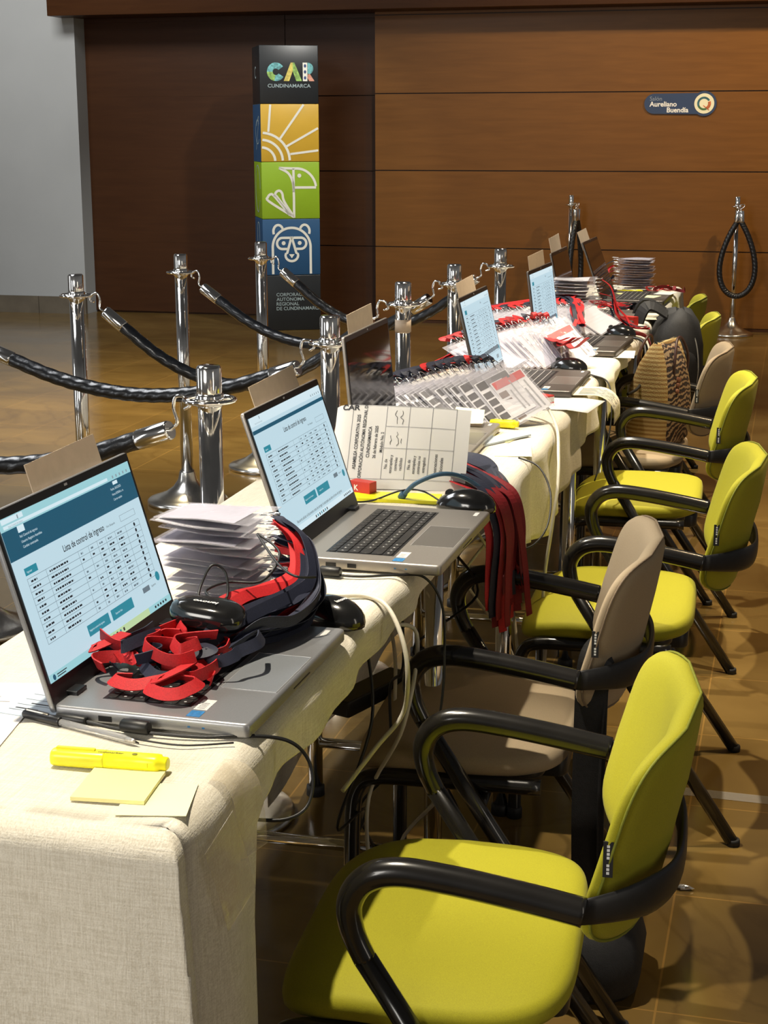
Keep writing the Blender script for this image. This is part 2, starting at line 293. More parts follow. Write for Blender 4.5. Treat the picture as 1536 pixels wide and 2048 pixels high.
def circ(r, n=10): return [(r * cos(2 * pi * i / n), r * sin(2 * pi * i / n)) for i in range(n)]

# ------------------------------------------------------------------ setting
ST = dict(kind='structure')
M().quad((-9, -1, 0), (4, -1, 0), (4, 13, 0), (-9, 13, 0), 'stone_floor').build('floor', **ST)
YW = 11.555; XD = -3.03
wl = M()
zs = [0.02, .558, 1.11, 1.655, 2.20, 2.75, 3.5]
for i in range(6):
    for x0, x1 in ((XD, .6), (.606, 4.0)):
        wl.box((x0 + .003, YW, zs[i] + .004), (x1 - .003, YW + .05, zs[i + 1] - .004), 'wood')
wl.box((XD, YW + .02, 0), (4, YW + .10, 3.5), 'wood_dark'); wl.box((XD + .01, YW - .002, 0), (4, YW + .03, .02), 'wood_dark')
wl.build('wall_back', **ST)
wr = M(); YR = 11.70
for i in range(6):
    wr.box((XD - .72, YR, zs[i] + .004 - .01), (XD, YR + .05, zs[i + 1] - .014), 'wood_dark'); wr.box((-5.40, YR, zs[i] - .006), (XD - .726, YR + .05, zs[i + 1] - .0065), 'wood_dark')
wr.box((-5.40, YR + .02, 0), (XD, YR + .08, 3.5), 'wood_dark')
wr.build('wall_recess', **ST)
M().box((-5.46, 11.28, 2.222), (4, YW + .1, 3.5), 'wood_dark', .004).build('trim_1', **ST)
M().box((-9, 11.52, 0), (-5.36, 11.85, 3.5), 'white_plaster').build('wall_left', **ST)
bb = M()
for k in range(9): bb.box((-8.98 + k * .403, 11.50, 0), (-8.98 + k * .403 + .399, 11.53, .132), 'stone_skirting')
bb.build('baseboard_left', **ST)

# ------------------------------------------------------------------ wall sign
sg = thing('room_sign', (-.84, YW, 1.572), 'navy pill-shaped room sign with a round cream emblem on the wooden wall', 'sign')
p = M(); ring = []
for i in range(17): a = pi / 2 + pi * i / 16; ring.append((-.175 + .068 * cos(a), .068 * sin(a)))
for i in range(33):
    a = -pi * .68 + 1.36 * pi * i / 32; ring.append((.168 + .084 * cos(a), .084 * sin(a)))
p.rings([[(x, -.002, z) for x, z in ring], [(x, -.012, z) for x, z in ring]], 'navy_sign', True, True, smooth=False); p.build('plate', sg)
UX, UZ = (1, 0, 0), (0, 0, 1)
p = M(); p.text('Salón', .040, (-.205, -.0126, .021), UX, UZ, 'sign_grey'); p.text('Aureliano', .047, (-.207, -.0126, -.018), UX, UZ, 'sign_white', bold=.025); p.text('Buendía', .047, (.062, -.0126, -.058), UX, UZ, 'sign_white', 'r', bold=.025); p.build('lettering', sg, label='white lettering reading Salón Aureliano Buendía')
p = M(); p.rings([[(.168 + .068 * cos(a * pi / 16), y, .068 * sin(a * pi / 16)) for a in range(32)] for y in (-.011, -.0135)], 'sign_cream', True, True, smooth=False)
def arc(cx, cz, r0, r1, a0, a1, mt, y=-.0142, k=20):
    f = [(cx + r0 * cos(a0 + (a1 - a0) * i / k), y, cz + r0 * sin(a0 + (a1 - a0) * i / k)) for i in range(k + 1)]
    g = [(cx + r1 * cos(a0 + (a1 - a0) * i / k), y, cz + r1 * sin(a0 + (a1 - a0) * i / k)) for i in range(k + 1)]
    p.rings([f, g], mt, closed=False, smooth=False)
arc(.166, 0, .032, .046, .5, pi * 1.15, 'sign_teal'); arc(.166, 0, .032, .046, pi * 1.15, pi * 1.65, 'sign_green'); arc(.166, 0, .028, .048, -1.05, .35, 'sign_orange'); p.poly([(.158, -.0144, -.014), (.165, -.0144, -.012), (.205, -.0144, -.044), (.198, -.0144, -.046)], 'sign_orange')
p.build('emblem', sg, label='round cream emblem with a coloured ring letter')

# ------------------------------------------------------------------ exhibition column
co = thing('exhibition_column', (-3.56, 11.08, 0), 'tall square column of stacked printed cubes with a sun, bird and bear, before the wooden wall', 'column', rz=R(26))
HW = .205; CH = .394
cols = ['col_black', 'col_blue', 'col_green', 'col_yellow', 'col_black']
def panel(k, bm, labs):
    z0 = k * CH; b_ = M(); b_.box((-HW, -HW, z0 + .001), (HW, HW, z0 + CH - .001), cols[k], .004); c_ = b_.build('cube', co, label=labs[0])
    if bm: bm.build('print', c_, label=labs[1])
YF = -HW - .0012
def ln(m_, pts, w_=.0085, mt='col_white', z0=0, x0=-HW, sc_=2 * HW, face='f', k=6, closed=False):
    q = []
    for x, y in pts:
        if face == 'f': q.append((x0 + x * sc_, YF, z0 + y * sc_))
        else: q.append((-HW - .0012, -HW + HW * 2 * (1 - x), z0 + y * sc_))
    if k > 1: q = cat_rom(q, k, closed)
    m_.sweep(q, [(-w_, -.0006), (w_, -.0006), (w_, .0006), (-w_, .0006)], mt, (0, -1, 0) if face == 'f' else (-1, 0, 0), not closed, False, closed=closed)
def seg(m_, a, b, **k): ln(m_, [a, b], k=1, **k)
def arcp(cx, cy, rx, ry, a0, a1, n=16): return [(cx + rx * cos(R(a0 + (a1 - a0) * i / n)), cy + ry * sin(R(a0 + (a1 - a0) * i / n))) for i in range(n + 1)]
# base cube
q = M()
for i, s_ in enumerate(('CORPORACIÓN', 'AUTÓNOMA', 'REGIONAL', 'DE CUNDINAMARCA')): q.text(s_, .034, (-HW + .09, YF, .245 - i * .033), UX, UZ, 'col_grey', bold=.01)
panel(0, q, ('black base cube with small grey lettering', 'grey lettering'))
# bear
q = M(); z0 = CH
ln(q, [(.17, .02), (.17, .42)] + arcp(.5, .48, .33, .33, 175, 5, 12) + [(.83, .42), (.83, .02)], z0=z0, k=3)
for c_, d in ((.29, -1), (.71, 1)): ln(q, arcp(c_ + .02 * d, .75, .085, .11, 205 if d < 0 else 160, 20 if d < 0 else -25, 10), z0=z0, k=2)
ln(q, [(.47, .64)] + arcp(.34, .545, .095, .095, 90, 270, 10) + [(.42, .45)], z0=z0, k=2); ln(q, [(.53, .64)] + arcp(.66, .545, .095, .095, 90, -90, 10) + [(.58, .45)], z0=z0, k=2)
ln(q, [(.5, .66), (.42, .38)] + arcp(.5, .34, .11, .1, 165, 375, 12) + [(.58, .38), (.5, .66)], z0=z0, k=1)
for x in (.36, .64): q.poly([(-HW + (x + .035 * cos(a)) * 2 * HW, YF - .0003, z0 + (.55 + .035 * sin(a)) * 2 * HW) for a in [i * pi / 6 for i in range(12)]], 'col_white')
q.poly([(-HW + x * 2 * HW, YF - .0003, z0 + y * 2 * HW) for x, y in ((.45, .36), (.55, .36), (.5, .29))], 'col_white')
ln(q, [(.35, .1), (.35, .8), (.6, .8), (.6, .1)], w_=.004, mt='col_grey', z0=z0, face='l', k=4)
panel(1, q, ('dark blue cube printed with a white bear outline', 'white bear line drawing'))
# bird
q = M(); z0 = 2 * CH
ln(q, [(.30, .86), (.56, .85)] + arcp(.60, .50, .34, .35, 88, 8, 12), z0=z0, k=2); seg(q, (.94, .53), (.55, .53), z0=z0); ln(q, [(.30, .86), (.45, .78), (.53, .64), (.55, .45), (.55, .02)], z0=z0, k=5); seg(q, (.55, .85), (.55, .45), z0=z0)
q.poly([(-HW + (.65 + .035 * cos(a)) * 2 * HW, YF - .0003, z0 + (.73 + .035 * sin(a)) * 2 * HW) for a in [i * pi / 6 for i in range(12)]], 'col_white')
ln(q, [(.55, .03), (.12, .30), (.10, .37), (.15, .42), (.22, .38), (.48, .06)], z0=z0, k=4); ln(q, [(.22, .38), (.24, .45), (.30, .48), (.35, .43), (.38, .30), (.53, .06)], z0=z0, k=4); seg(q, (.24, .40), (.50, .06), z0=z0)
ln(q, arcp(.5, .5, .3, .4, 0, 330), w_=.004, mt='col_grey', z0=z0, face='l', k=1)
panel(2, q, ('lime green cube printed with a white bird outline', 'white bird line drawing'))
# sun
q = M(); z0 = 3 * CH
for r_ in (.24, .37, .49): ln(q, arcp(0, 0.01, r_, r_ * .97, 86, 2), z0=z0, k=1)
for a, b in (((.13, .50), (.17, .95)), ((.33, .39), (.74, .95)), ((.44, .26), (.985, .56)), ((.50, .13), (.985, .19))): seg(q, a, b, z0=z0, w_=.0075)
q.box((-HW - .0012, -HW, z0), (-HW - .0008, HW, z0 + CH), 'col_blue'); ln(q, arcp(.6, .5, .25, .2, 40, 320), w_=.004, mt='col_grey', z0=z0, face='l', k=1); ln(q, [(.4, .2), (.8, .75), (.45, .6)], w_=.004, mt='col_grey', z0=z0, face='l', k=4)
panel(3, q, ('yellow cube printed with a white rising sun', 'white sun line drawing'))
# logo
q = M(); z0 = 4 * CH; LX = -HW + .055
k0 = len(q.v)
def fan(cx, cz, r0, r1, a0, a1, mt): 
    f = [(cx + r0 * cos(R(a0 + (a1 - a0) * i / 16)), YF, cz + r0 * sin(R(a0 + (a1 - a0) * i / 16))) for i in range(17)]; g = [(cx + r1 * cos(R(a0 + (a1 - a0) * i / 16)), YF, cz + r1 * sin(R(a0 + (a1 - a0) * i / 16))) for i in range(17)]
    q.rings([g, f], mt, closed=False, smooth=False)
cz = z0 + .215
fan(LX + .058, cz, .022, .062, 35, 180, 'logo_teal'); fan(LX + .058, cz, .022, .062, 180, 260, 'logo_green'); fan(LX + .058, cz, .022, .062, 260, 328, 'logo_teal')
for a, b in ((0, .5), (.5, 1)):
    xa, xb = LX + .115, LX + .225; xm = (xa + xb) / 2
q.poly([(LX + .112, YF, cz - .062), (LX + .150, YF, cz - .062), (LX + .176, YF, cz + .005), (LX + .176, YF, cz + .062), (LX + .162, YF, cz + .062)], 'logo_yellow'); q.poly([(LX + .240, YF, cz - .062), (LX + .200, YF, cz - .062), (LX + .176, YF, cz + .005), (LX + .176, YF, cz + .062), (LX + .188, YF, cz + .062)], 'logo_green')
q.poly([(LX + .246, YF, cz - .062), (LX + .278, YF, cz - .062), (LX + .278, YF, cz + .062), (LX + .246, YF, cz + .062)], 'col_white'); 
for k in range(3): q.poly([(LX + .252 + .01 * 1 + .009 * cos(a), YF - .0004, cz + .04 - k * .04 + .012 * sin(a)) for a in [i * pi / 4 for i in range(8)]], 'logo_navy')
fan(LX + .280, cz + .022, .0, .040, -90, 90, 'logo_teal'); q.poly([(LX + .280, YF, cz - .012), (LX + .296, YF, cz - .014), (LX + .328, YF, cz - .062), (LX + .290, YF, cz - .062), (LX + .280, YF, cz - .040)], 'logo_pink')
q.text('CUNDINAMARCA', .0345, (LX, YF, cz - .105), UX, UZ, 'col_grey', bold=.012, wx=1.08)
q.text('C', .12, (-HW - .0012, .06, cz - .04), (0, -1, 0), UZ, 'col_grey')
panel(4, q, ('black top cube with the multicoloured CAR letters', 'multicoloured CAR logo over small grey lettering'))

# ------------------------------------------------------------------ stanchions and ropes
def post_mesh(thin):
    r = .019 if thin else .0235; out = {}
    b = M(); rb = .150 if thin else .155
    b.lathe([(0.001, 0), (rb, 0), (rb, .014), (rb - .006, .020), (rb - .03, .028), (.085, .044), (.055, .066), (.036, .094), (r + .006, .122), (r + .004, .128)], 'chrome_brushed', 40); out['base'] = b.mesh('base')
    p_ = M(); p_.lathe([(r, .10), (r, .88)], 'chrome', 24); out['pole'] = p_.mesh('pole')
    c_ = M(); c_.lathe([(r + .003, .872), (r + .005, .876), (r + .005, .893), (r + .003, .897)], 'chrome', 24)
    R_ = .040 if thin else .050
    c_.tube([(R_ * cos(2 * pi * i / 32), R_ * sin(2 * pi * i / 32), .884) for i in range(32)], .0045, 'chrome', 8, closed=True)
    for a in range(4):
        q_ = a * pi / 2 + pi / 4; c_.tube([((r + .003) * cos(q_), (r + .003) * sin(q_), .884), (R_ * cos(q_), R_ * sin(q_), .884)], .005, 'chrome', 8)
    out['ring_collar'] = c_.mesh('ring_collar')
    h = M(); h.lathe([(r, .88), (r + .0015, .90), (r + .0015, .947), (r - .002, .952), (.001, .953)], 'chrome', 24); out['cap'] = h.mesh('cap'); return out
PM = {False: post_mesh(False), True: post_mesh(True)}
def post(x, y, label, group, thin=False):
    t_ = thing('rope_stanchion', (x, y, 0), label, 'stanchion', group)
    for n_, me in PM[thin].items():
        o = bpy.data.objects.new(n_, me); COL.objects.link(o); o.parent = t_
    return t_
FR = [(-1.102, 2.913), (-1.113, 3.796), (-1.150, 4.717), (-1.132, 5.389), (-1.108, 6.144)]
BK = [(-2.215, 3.03), (-2.215, 3.95), (-2.235, 4.73), (-2.222, 5.61), (-2.14, 6.30)]
gF, gB = 'chrome stanchions behind the tables', 'chrome stanchions of the far row'
nm = ['nearest of the row behind the tables, beside the nearest laptop', 'second of the row behind the tables, past the second laptop', 'with a strip of tan tape below its ring', 'fourth of the row behind the tables', 'farthest of the row behind the tables']
for (x, y), l in zip(FR, nm): post(x, y, 'chrome rope stanchion ' + l, gF)
nb = [None, 'mostly out of view, only its base showing beyond the nearest laptop', 'nearest full one of the far row, before the white wall', 'second of the far row, before the dark wood', 'in front of the printed column']
for (x, y), l in zip(BK, nb):
    if l: post(x, y, 'chrome rope stanchion ' + l, gB)
tp = M(); tp.lathe([(.0245, .80), (.0248, .80), (.0248, .838), (.0245, .838)], 'card_tan', 24, caps=False); tp.build('tape_strip', None, label='tan tape wrapped around the third stanchion behind the tables', cat='tape').location = (*FR[2], 0)

def rope_parts(t_, path_end_a, path_end_b, mid, ha, hb):
    """ha, hb: hook points on the rings; ends: where the black rope starts and stops"""
    a, b = V(path_end_a), V(path_end_b); pts = cat_rom([a] + [V(q_) for q_ in mid] + [b], 14)
    sec = [((.0192 + .0006 * cos(3 * 2 * pi * i / 18)) * cos(2 * pi * i / 18), (.0192 + .0006 * cos(3 * 2 * pi * i / 18)) * sin(2 * pi * i / 18)) for i in range(18)]
    fine = cat_rom(pts, 3); r_ = M(); r_.sweep(fine, sec, 'rope', (0, 1, .2), True, True, twist=.16); r_.build('rope_cord', t_)
    for e_, nx, h in ((a, pts[2], ha), (b, pts[-3], hb)):
        d = (e_ - V(nx)).normalized(); f_ = M(); f_.tube([e_ - d * .02, e_ - d * .016, e_ + d * .055, e_ + d * .060], .0205, 'chrome', 16, hint=(0, 1, 0), scale=[.94, 1, 1, .9]); f_.build('end_ferrule', t_)
        s_ = e_ + d * .058; h = V(h); k_ = M(); sd = (h - s_); L = sd.length; sd.normalize(); pp = V((0, 0, 1)) - sd * sd.z; pp.normalize()
        k_.tube(cat_rom([s_, s_ + sd * L * .3 - pp * .006, s_ + sd * L * .55 + pp * .014, s_ + sd * L * .85 + pp * .022, h + pp * .004, h - sd * .008 - pp * .012, h - sd * .022 - pp * .006], 6), .0036, 'chrome', 8, hint=(0, 1, 0)); k_.build('hook', t_)
gR = 'black twisted ropes between the stanchions'
def rope(A, B, sag, label):
    A, B = V((*A, .884)), V((*B, .884)); d = (B - A).normalized()
    ha, hb = A + d * .05, B - d * .05; t_ = thing('barrier_rope', tuple((A + B) / 2 - V((0, 0, sag))), label, 'rope', gR)
    o = t_.location; la, lb = ha + d * .095 - V((0, 0, .085)), hb - d * .095 - V((0, 0, .085)); n = 6; mid = []
    zz = .884 - .085 - d.z
    for i in range(1, n):
        s_ = i / n; q_ = la.lerp(lb, s_); u_ = 2 * s_ - 1; mid.append(q_ - V((0, 0, (sag - .085) * (1 - abs(u_) ** 1.9))))
    lo = lambda q_: tuple(V(q_) - V(o))
    rope_parts(t_, lo(la), lo(lb), [lo(q_) for q_ in mid], lo(ha), lo(hb))
rope(BK[0], FR[0], .17, 'black barrier rope nearest of all, hooked to the nearest stanchion behind the tables')
rope(BK[1], FR[1], .165, 'black barrier rope sagging behind the nearest stanchion, hooked to the second stanchion behind the tables')
rope(BK[2], FR[2], .27, 'black barrier rope from the stanchion before the white wall to the tan-taped stanchion')
rope(BK[3], FR[3], .24, 'black barrier rope from the stanchion before the dark wood to the fourth one')
rope(BK[4], FR[4], .26, 'black barrier rope from the stanchion before the printed column, farthest of five')
# two thin stanchions by the wall with hanging rope loops
post(-.405, 11.33, 'thin chrome stanchion by the wooden wall at the end of the aisle', 'thin chrome stanchions at the wooden wall', True)
post(-1.55, 11.36, 'thin chrome stanchion by the wooden wall behind the farthest laptop', 'thin chrome stanchions at the wooden wall', True)
def hang(x, y, wd, bot, ang, label):
    t_ = thing('barrier_rope', (x, y, bot), label, 'rope', 'ropes hanging in loops on the wall stanchions'); ca, sa = cos(ang), sin(ang); T = .80 - bot
    P = lambda s_, z: (s_ * ca, s_ * sa - .03, z)
    tear = []
    for i in range(1, 18):
        t2 = .16 + (2 * pi - .32) * i / 18; tear.append(P(wd * .5 * sin(t2) * abs(sin(t2 / 2)) ** .9 * 1.12, T * (1 + cos(t2)) / 2 + .005))
    rope_parts(t_, P(.016, T), P(-.016, T), tear, P(.008, T + .10), P(-.008, T + .10))
hang(-.385, 11.29, .27, .275, 0, 'black rope hanging in a teardrop loop from the thin stanchion at the aisle end')
hang(-1.50, 11.31, .20, .25, 1.25, 'black rope hanging in a narrow loop beside the farthest laptop')

# ------------------------------------------------------------------ tables and cloths
def table(y0, y1, xf, xb, label):
    t_ = thing('folding_table', ((xf + xb) / 2, (y0 + y1) / 2, 0), label, 'table', 'folding tables in one long row'); hx = (xf - xb) / 2 - .012; hy = (y1 - y0) / 2 - .012
    b = M(); b.rbox((-hx, -hy, .715), (hx, hy, .744), .02, .005, 'board_white'); b.build('tabletop', t_)
    for sy in (-1, 1):
        for sx_ in (-1, 1):
            l = M(); l.tube([(sx_ * (hx - .03), sy * (hy - .22), .715), (sx_ * (hx - .03), sy * (hy - .22), .004)], .0165, 'chrome', 14, hint=(0, 1, 0)); l.lathe([(.02, 0), (.02, .02), (.017, .024)], 'rubber', 12, (sx_ * (hx - .03), sy * (hy - .22), 0)); l.build('leg', t_)
        c_ = M(); c_.tube([(-(hx - .03), sy * (hy - .22), .12), (hx - .03, sy * (hy - .22), .12)], .011, 'chrome', 10, hint=(0, 0, 1)); c_.build('crossbar', t_)
    return t_
def cloth(y0, y1, xf, xb, drop, label, near=False, seed=0, backdrop=.70):
    g = random.Random(seed); ph = [g.uniform(0, 6.28) for _ in range(8)]; m_ = M(); ZT = .7505; rad = .026; LB = rad * pi / 2
    # rows along y; b = overhang past the near end
    rows = []
    if near:
        for i in range(18): rows.append((y0, LB + (.70 - LB) * (1 - i / 18)))
        for i in range(6): rows.append((y0, LB * (1 - i / 6)))
    n = int((y1 - y0) / .025)
    for i in range(n + 1): rows.append((y0 + (y1 - y0) * i / n, 0))
    def dropf(y, b):
        if b > 0: return .70
        if near: return drop(y) + (.70 - drop(y)) * (1 - sst(y0 + .10, y0 + .24, y))
        return drop(y)
    NT, NA, NB = 24, 18, 14; grid = []
    def along(D, j, N): return LB * j / 6 if j <= 6 else LB + (max(D, LB + .001) - LB) * (j - 6) / (N - 6)
    def bend(d):  # arc-length over a rounded edge -> (outward, down)
        L = rad * pi / 2
        if d <= L: a = d / rad; return rad * sin(a), rad * (1 - cos(a))
        return rad, rad + d - L
    for y, b in rows:
        row = []; D = dropf(y, b); ob, db = bend(b) if b > 0 else (0, 0)
        for j in range(NB + 1):
            a = along(backdrop, NB - j, NB); o_, d_ = bend(a); wv_ = .012 * sin(y * 9 + ph[0]) * min(1, a * 3)
            if b > 0: d_ = max(d_, db); row.append((xb + rad - o_ * (1 if b < a else .8), y + rad - ob, ZT - d_))
            else: row.append((xb + rad - o_ - wv_, y + (rad if y == y0 and near else 0), ZT - d_))
        for j in range(1, NT):
            x = xb + rad + (xf - xb - 2 * rad) * j / NT
            fl = (.026 * sin(x * 11 + db * 2 + ph[1]) + .013 * sin(x * 23 - db * 4 + ph[2]) + .018 * sin(x * 7 + db * 6 + ph[3])) * min(1, db * 3.0) if b > 0 else 0
            yy = y + rad - ob - .06 * db - fl if b > 0 else max(y, y0 + (rad if near else 0))
            row.append((x, yy, ZT - db + .0008 * sin(x * 30 + y * 8) * (b == 0)))
        for j in range(NA + 1):
            a = along(D, j, NA); o_, d_ = bend(a)
            if b > 0:
                d = max(d_, db); mn = min(a, b); k_ = mn / max(a, b, 1e-6)
                ou = o_ + .055 * d + .05 * mn * k_; ov = ob + .06 * d
                if a >= b: ov = ob + (.06 * d) * k_
                row.append((xf - rad + ou, y + rad - ov, ZT - d))
            else:
                wv_ = (.010 * sin(y * 16 + ph[4]) + .007 * sin(y * 37 + ph[5])) * min(1, d_ * 9)
                fr = .055 * max(0, d_ - .05); row.append((xf - rad + o_ + wv_ + fr, y + (rad if near and y == y0 else 0), ZT - d_ + .004 * sin(y * 21 + ph[6]) * min(1, d_ * 8)))
        grid.append(row)
    k_ = len(grid[0]); vs = [p_ for r_ in grid for p_ in r_]; fs = [(i * k_ + j, i * k_ + j + 1, (i + 1) * k_ + j + 1, (i + 1) * k_ + j) for i in range(len(grid) - 1) for j in range(k_ - 1)]
    m_.add(vs, fs, 'linen', True); o = m_.build('tablecloth', None, label=label, cat='tablecloth', group='cream cloths on the row of tables')
    sol = o.modifiers.new('thickness', 'SOLIDIFY'); sol.thickness = .0015; sol.offset = -1
    return o
TB = [(1.29, 2.83, -.535, -.99), (2.84, 4.27, -.495, -.985), (4.28, 5.66, -.475, -.985), (5.67, 6.88, -.455, -.985)]
tn = ['folding table under the nearest cloth with the end drape', 'folding table second in the row, under the drooping cloth', 'folding table third in the row', 'folding table farthest in the row, close to the wooden wall']
for q_, l in zip(TB, tn): table(*q_, l)
def interp(tab):
    def f_(y):
        if y <= tab[0][0]: return tab[0][1]
        for (a, b), (c_, d) in zip(tab, tab[1:]):
            if y <= c_: return b + (d - b) * (y - a) / (c_ - a)
        return tab[-1][1]
    return f_
cloth(*TB[0], interp([(1.5, .085), (2.0, .075), (2.83, .06)]), 'cream linen tablecloth draped to the floor at the near end of the table row', True, 3)
cloth(*TB[1], interp([(2.84, .10), (3.0, .17), (3.3, .21), (3.7, .17), (4.27, .11)]), 'cream tablecloth with a deep drooping hem, second along the row', False, 5)
cloth(*TB[2], interp([(4.28, .14), (4.6, .05), (5.66, .08)]), 'cream tablecloth third along the row, under the two farther lit laptops', False, 8)
cloth(*TB[3], interp([(5.67, .06), (6.88, .12)]), 'cream tablecloth farthest along the row, near the wooden wall', False, 11)
# ------------------------------------------------------------------ chairs (local +x is the rear of the chair)
def chair_meshes(kind):
    fab, pip = kind + '_fabric', kind + '_piping'; out = []
    # seat cushion
    def outline(n=64):
        q_ = []; xs0, xs1, hy = -.185, .172, .228
        for i in range(n):
            a = 2 * pi * i / n; ex = .42; ca, sa = cos(a), sin(a); xx = abs(ca) ** ex * (1 if ca > 0 else -1); yy = abs(sa) ** ex * (1 if sa > 0 else -1)
            x = (xs0 + xs1) / 2 + (xs1 - xs0) / 2 * xx; wd = hy * (1 - .07 * max(0, -xx) - .10 * max(0, xx) ** 2); q_.append((x, wd * yy))
        return q_
    ol = outline(); s_ = M(); rs = []
    for k_, z in ((.02, .452), (.3, .452), (.55, .4515), (.75, .449), (.88, .4455), (.95, .440), (.985, .432), (1, .420), (.996, .411), (.975, .404), (.90, .400), (.02, .399)):
        r_ = []
        for x, y in ol:
            xx, yy = -.0065 + (x + .0065) * k_, y * k_
            f_ = max(0, (-.06 - xx) / .125); d = .030 * f_ * f_ + .010 * max(0, (xx - .08) / .09) ** 2 * -0.4 - .006 * (abs(yy) / .22) ** 2 * -1 * (k_ < .96)
            r_.append((xx, yy, z - d))
        rs.append(r_)
    s_.rings(rs, fab, True, True); out.append(('seat', s_.mesh('seat'), None))
    # seat pan and mechanism
    p_ = M(); p_.rbox((-.13, -.17, .380), (.13, .17, .402), .03, .005, 'black_plastic'); p_.rbox((.02, -.07, .345), (.16, .07, .382), .02, .005, 'black_plastic'); out.append(('seat_pan', p_.mesh('seat_pan'), None))
    # frames
    for sy in (-1, 1):
        l = M(); y = sy * .212
        l.tube(cat_rom([(-.178, y, .004), (-.178, y, .10), (-.176, y, .30), (-.166, y, .365), (-.135, y, .384), (-.05, y, .386), (.13, y, .386)], 6), .0135, 'black_tube', 12, hint=(0, 1, 0)); l.lathe([(.016, 0), (.016, .02), (.0145, .024)], 'rubber', 12, (-.178, y, 0)); out.append(('front_leg', l.mesh('front_leg'), None))
        a = M(); y = sy * .238
        pth = cat_rom([(.186, y, .578), (.12, y, .590), (.04, y, .602), (-.02, y, .606), (-.055, y, .594), (-.073, y, .565), (-.070, y, .530), (-.056, y, .497)], 8)
        n = len(pth); sc_ = [1.18 if i < n * .5 else 1.18 - .215 * min(1, (i - n * .5) / (n * .42)) for i in range(n)]
        a.tube(pth, .0140, 'black_tube', 14, hint=(0, 1, 0), scale=sc_); out.append(('armrest', a.mesh('armrest'), None))
        l = M(); l.tube([(-.057, y, .499), (.06, sy * .240, .315), (.267, sy * .255, .008)], .0135, 'black_tube', 12, hint=(0, 1, 0)); l.lathe([(.0139, 0), (.0139, .010), (.0130, .014)], 'rubber', 12, (.270, sy * .2555, 0)); out.append(('rear_leg', l.mesh('rear_leg'), None))
    c_ = M(); c_.tube([(.035, -.238, .352), (.035, .238, .352)], .011, 'black_tube', 10); c_.tube([(-.12, -.212, .386), (-.12, .212, .386)], .011, 'black_tube', 10); out.append(('crossbar', c_.mesh('crossbar'), None))
    # backrest shell
    b_ = M(); N = 56
    def srf(u, w_, off):
        z = .619 + .1325 * w_ - .005 * u * u * (w_ > 0); xc = .265 + .028 * w_
        wid = .217 * (.945 + .055 * w_); return (xc - (.066 - .006 * w_) * abs(u) ** 2.2 + off, wid * u, z)
    def ringb(s, off):
        r_ = []
        for i in range(N):
            a = 2 * pi * i / N; ca, sa = cos(a), sin(a); ex = .40 - .12 * sa; r_.append(srf(s * abs(ca) ** ex * (1 if ca > 0 else -1), s * abs(sa) ** ex * (1 if sa > 0 else -1), off))
        return r_
    prof = [(.02, -.020), (.3, -.020), (.6, -.019), (.8, -.017), (.92, -.013), (.975, -.007), (1.0, .001), (.99, .008), (.96, .012), (.88, .015), (.6, .018), (.3, .019), (.02, .019)]
    b_.rings([ringb(s, o_) for s, o_ in prof], fab, True, True); out.append(('backrest', b_.mesh('backrest'), None))
    q_ = M(); q_.tube(ringb(1.0, .0085), .0018, pip, 6, closed=True); out.append(('piping', q_.mesh('piping'), 'backrest'))
    t_ = M(); u0 = -.975
    c0 = V(srf(u0, .10, .0)); t_.box((c0.x - .003, c0.y - .0062, c0.z - .021), (c0.x + .008, c0.y - .0040, c0.z + .021), 'black_tag')
    for i in range(8):
        if i != 3: t_.quad(*[(c0.x + .001 + dx, c0.y - .0065, c0.z - .0175 + i * .0045 + dz) for dx, dz in ((0, 0), (.0032, 0), (.0032, .0032), (0, .0032))], 'tag_white')
    out.append(('fabric_tag', t_.mesh('fabric_tag'), 'backrest'))
    # black band behind the back joining both arms
    g_ = M(); pts = []
    for i in range(29):
        u = -1 + 2 * i / 28; x = .180 + (.287 - .180) * (1 - abs(u) ** 2.6); pts.append((x, .240 * (abs(u) ** .85) * (1 if u > 0 else -1), .578 - .016 * (1 - u * u)))
    sec = [(.006 * cos(a) * 1.0, .024 * sin(a)) for a in [2 * pi * i / 14 for i in range(14)]]
    g_.sweep(pts, sec, 'black_plastic', (0, 0, 1), scale=[.62 + .38 * min(1, min(i, 28 - i) / 5) for i in range(29)]); out.append(('back_band', g_.mesh('back_band'), None))
    return out
CHM = {k_: chair_meshes(k_) for k_ in ('lime', 'beige')}
def chair(kind, x, y, rz, label):
    t_ = thing('armchair', (x, y, 0), label, 'chair', 'upholstered armchairs along the tables', R(rz)); kids = {}
    for n_, me, par in CHM[kind]:
        o = bpy.data.objects.new(n_, me); COL.objects.link(o); o.parent = kids[par] if par else t_; kids[n_] = o
    return t_
chair('lime', -.380, 1.80, 3, 'lime green upholstered armchair nearest of the row, with black tube arms')
chair('beige', -.485, 2.54, 3, 'beige upholstered armchair between two lime green ones, a black strap behind its back')
chair('lime', -.335, 3.28, 2, 'lime green armchair right behind the nearer beige one, its back nearest the aisle')
chair('lime', -.383, 4.34, 2, 'lime green armchair just in front of the beige chair that holds the woven bag')
chair('beige', -.47, 4.97, 0, 'beige armchair with a woven striped bag standing on its seat')
chair('lime', -.55, 5.82, 0, 'lime green armchair with the black backpack against its back')
chair('lime', -.635, 6.47, 0, 'lime green armchair farthest of the row, close to the wooden wall')

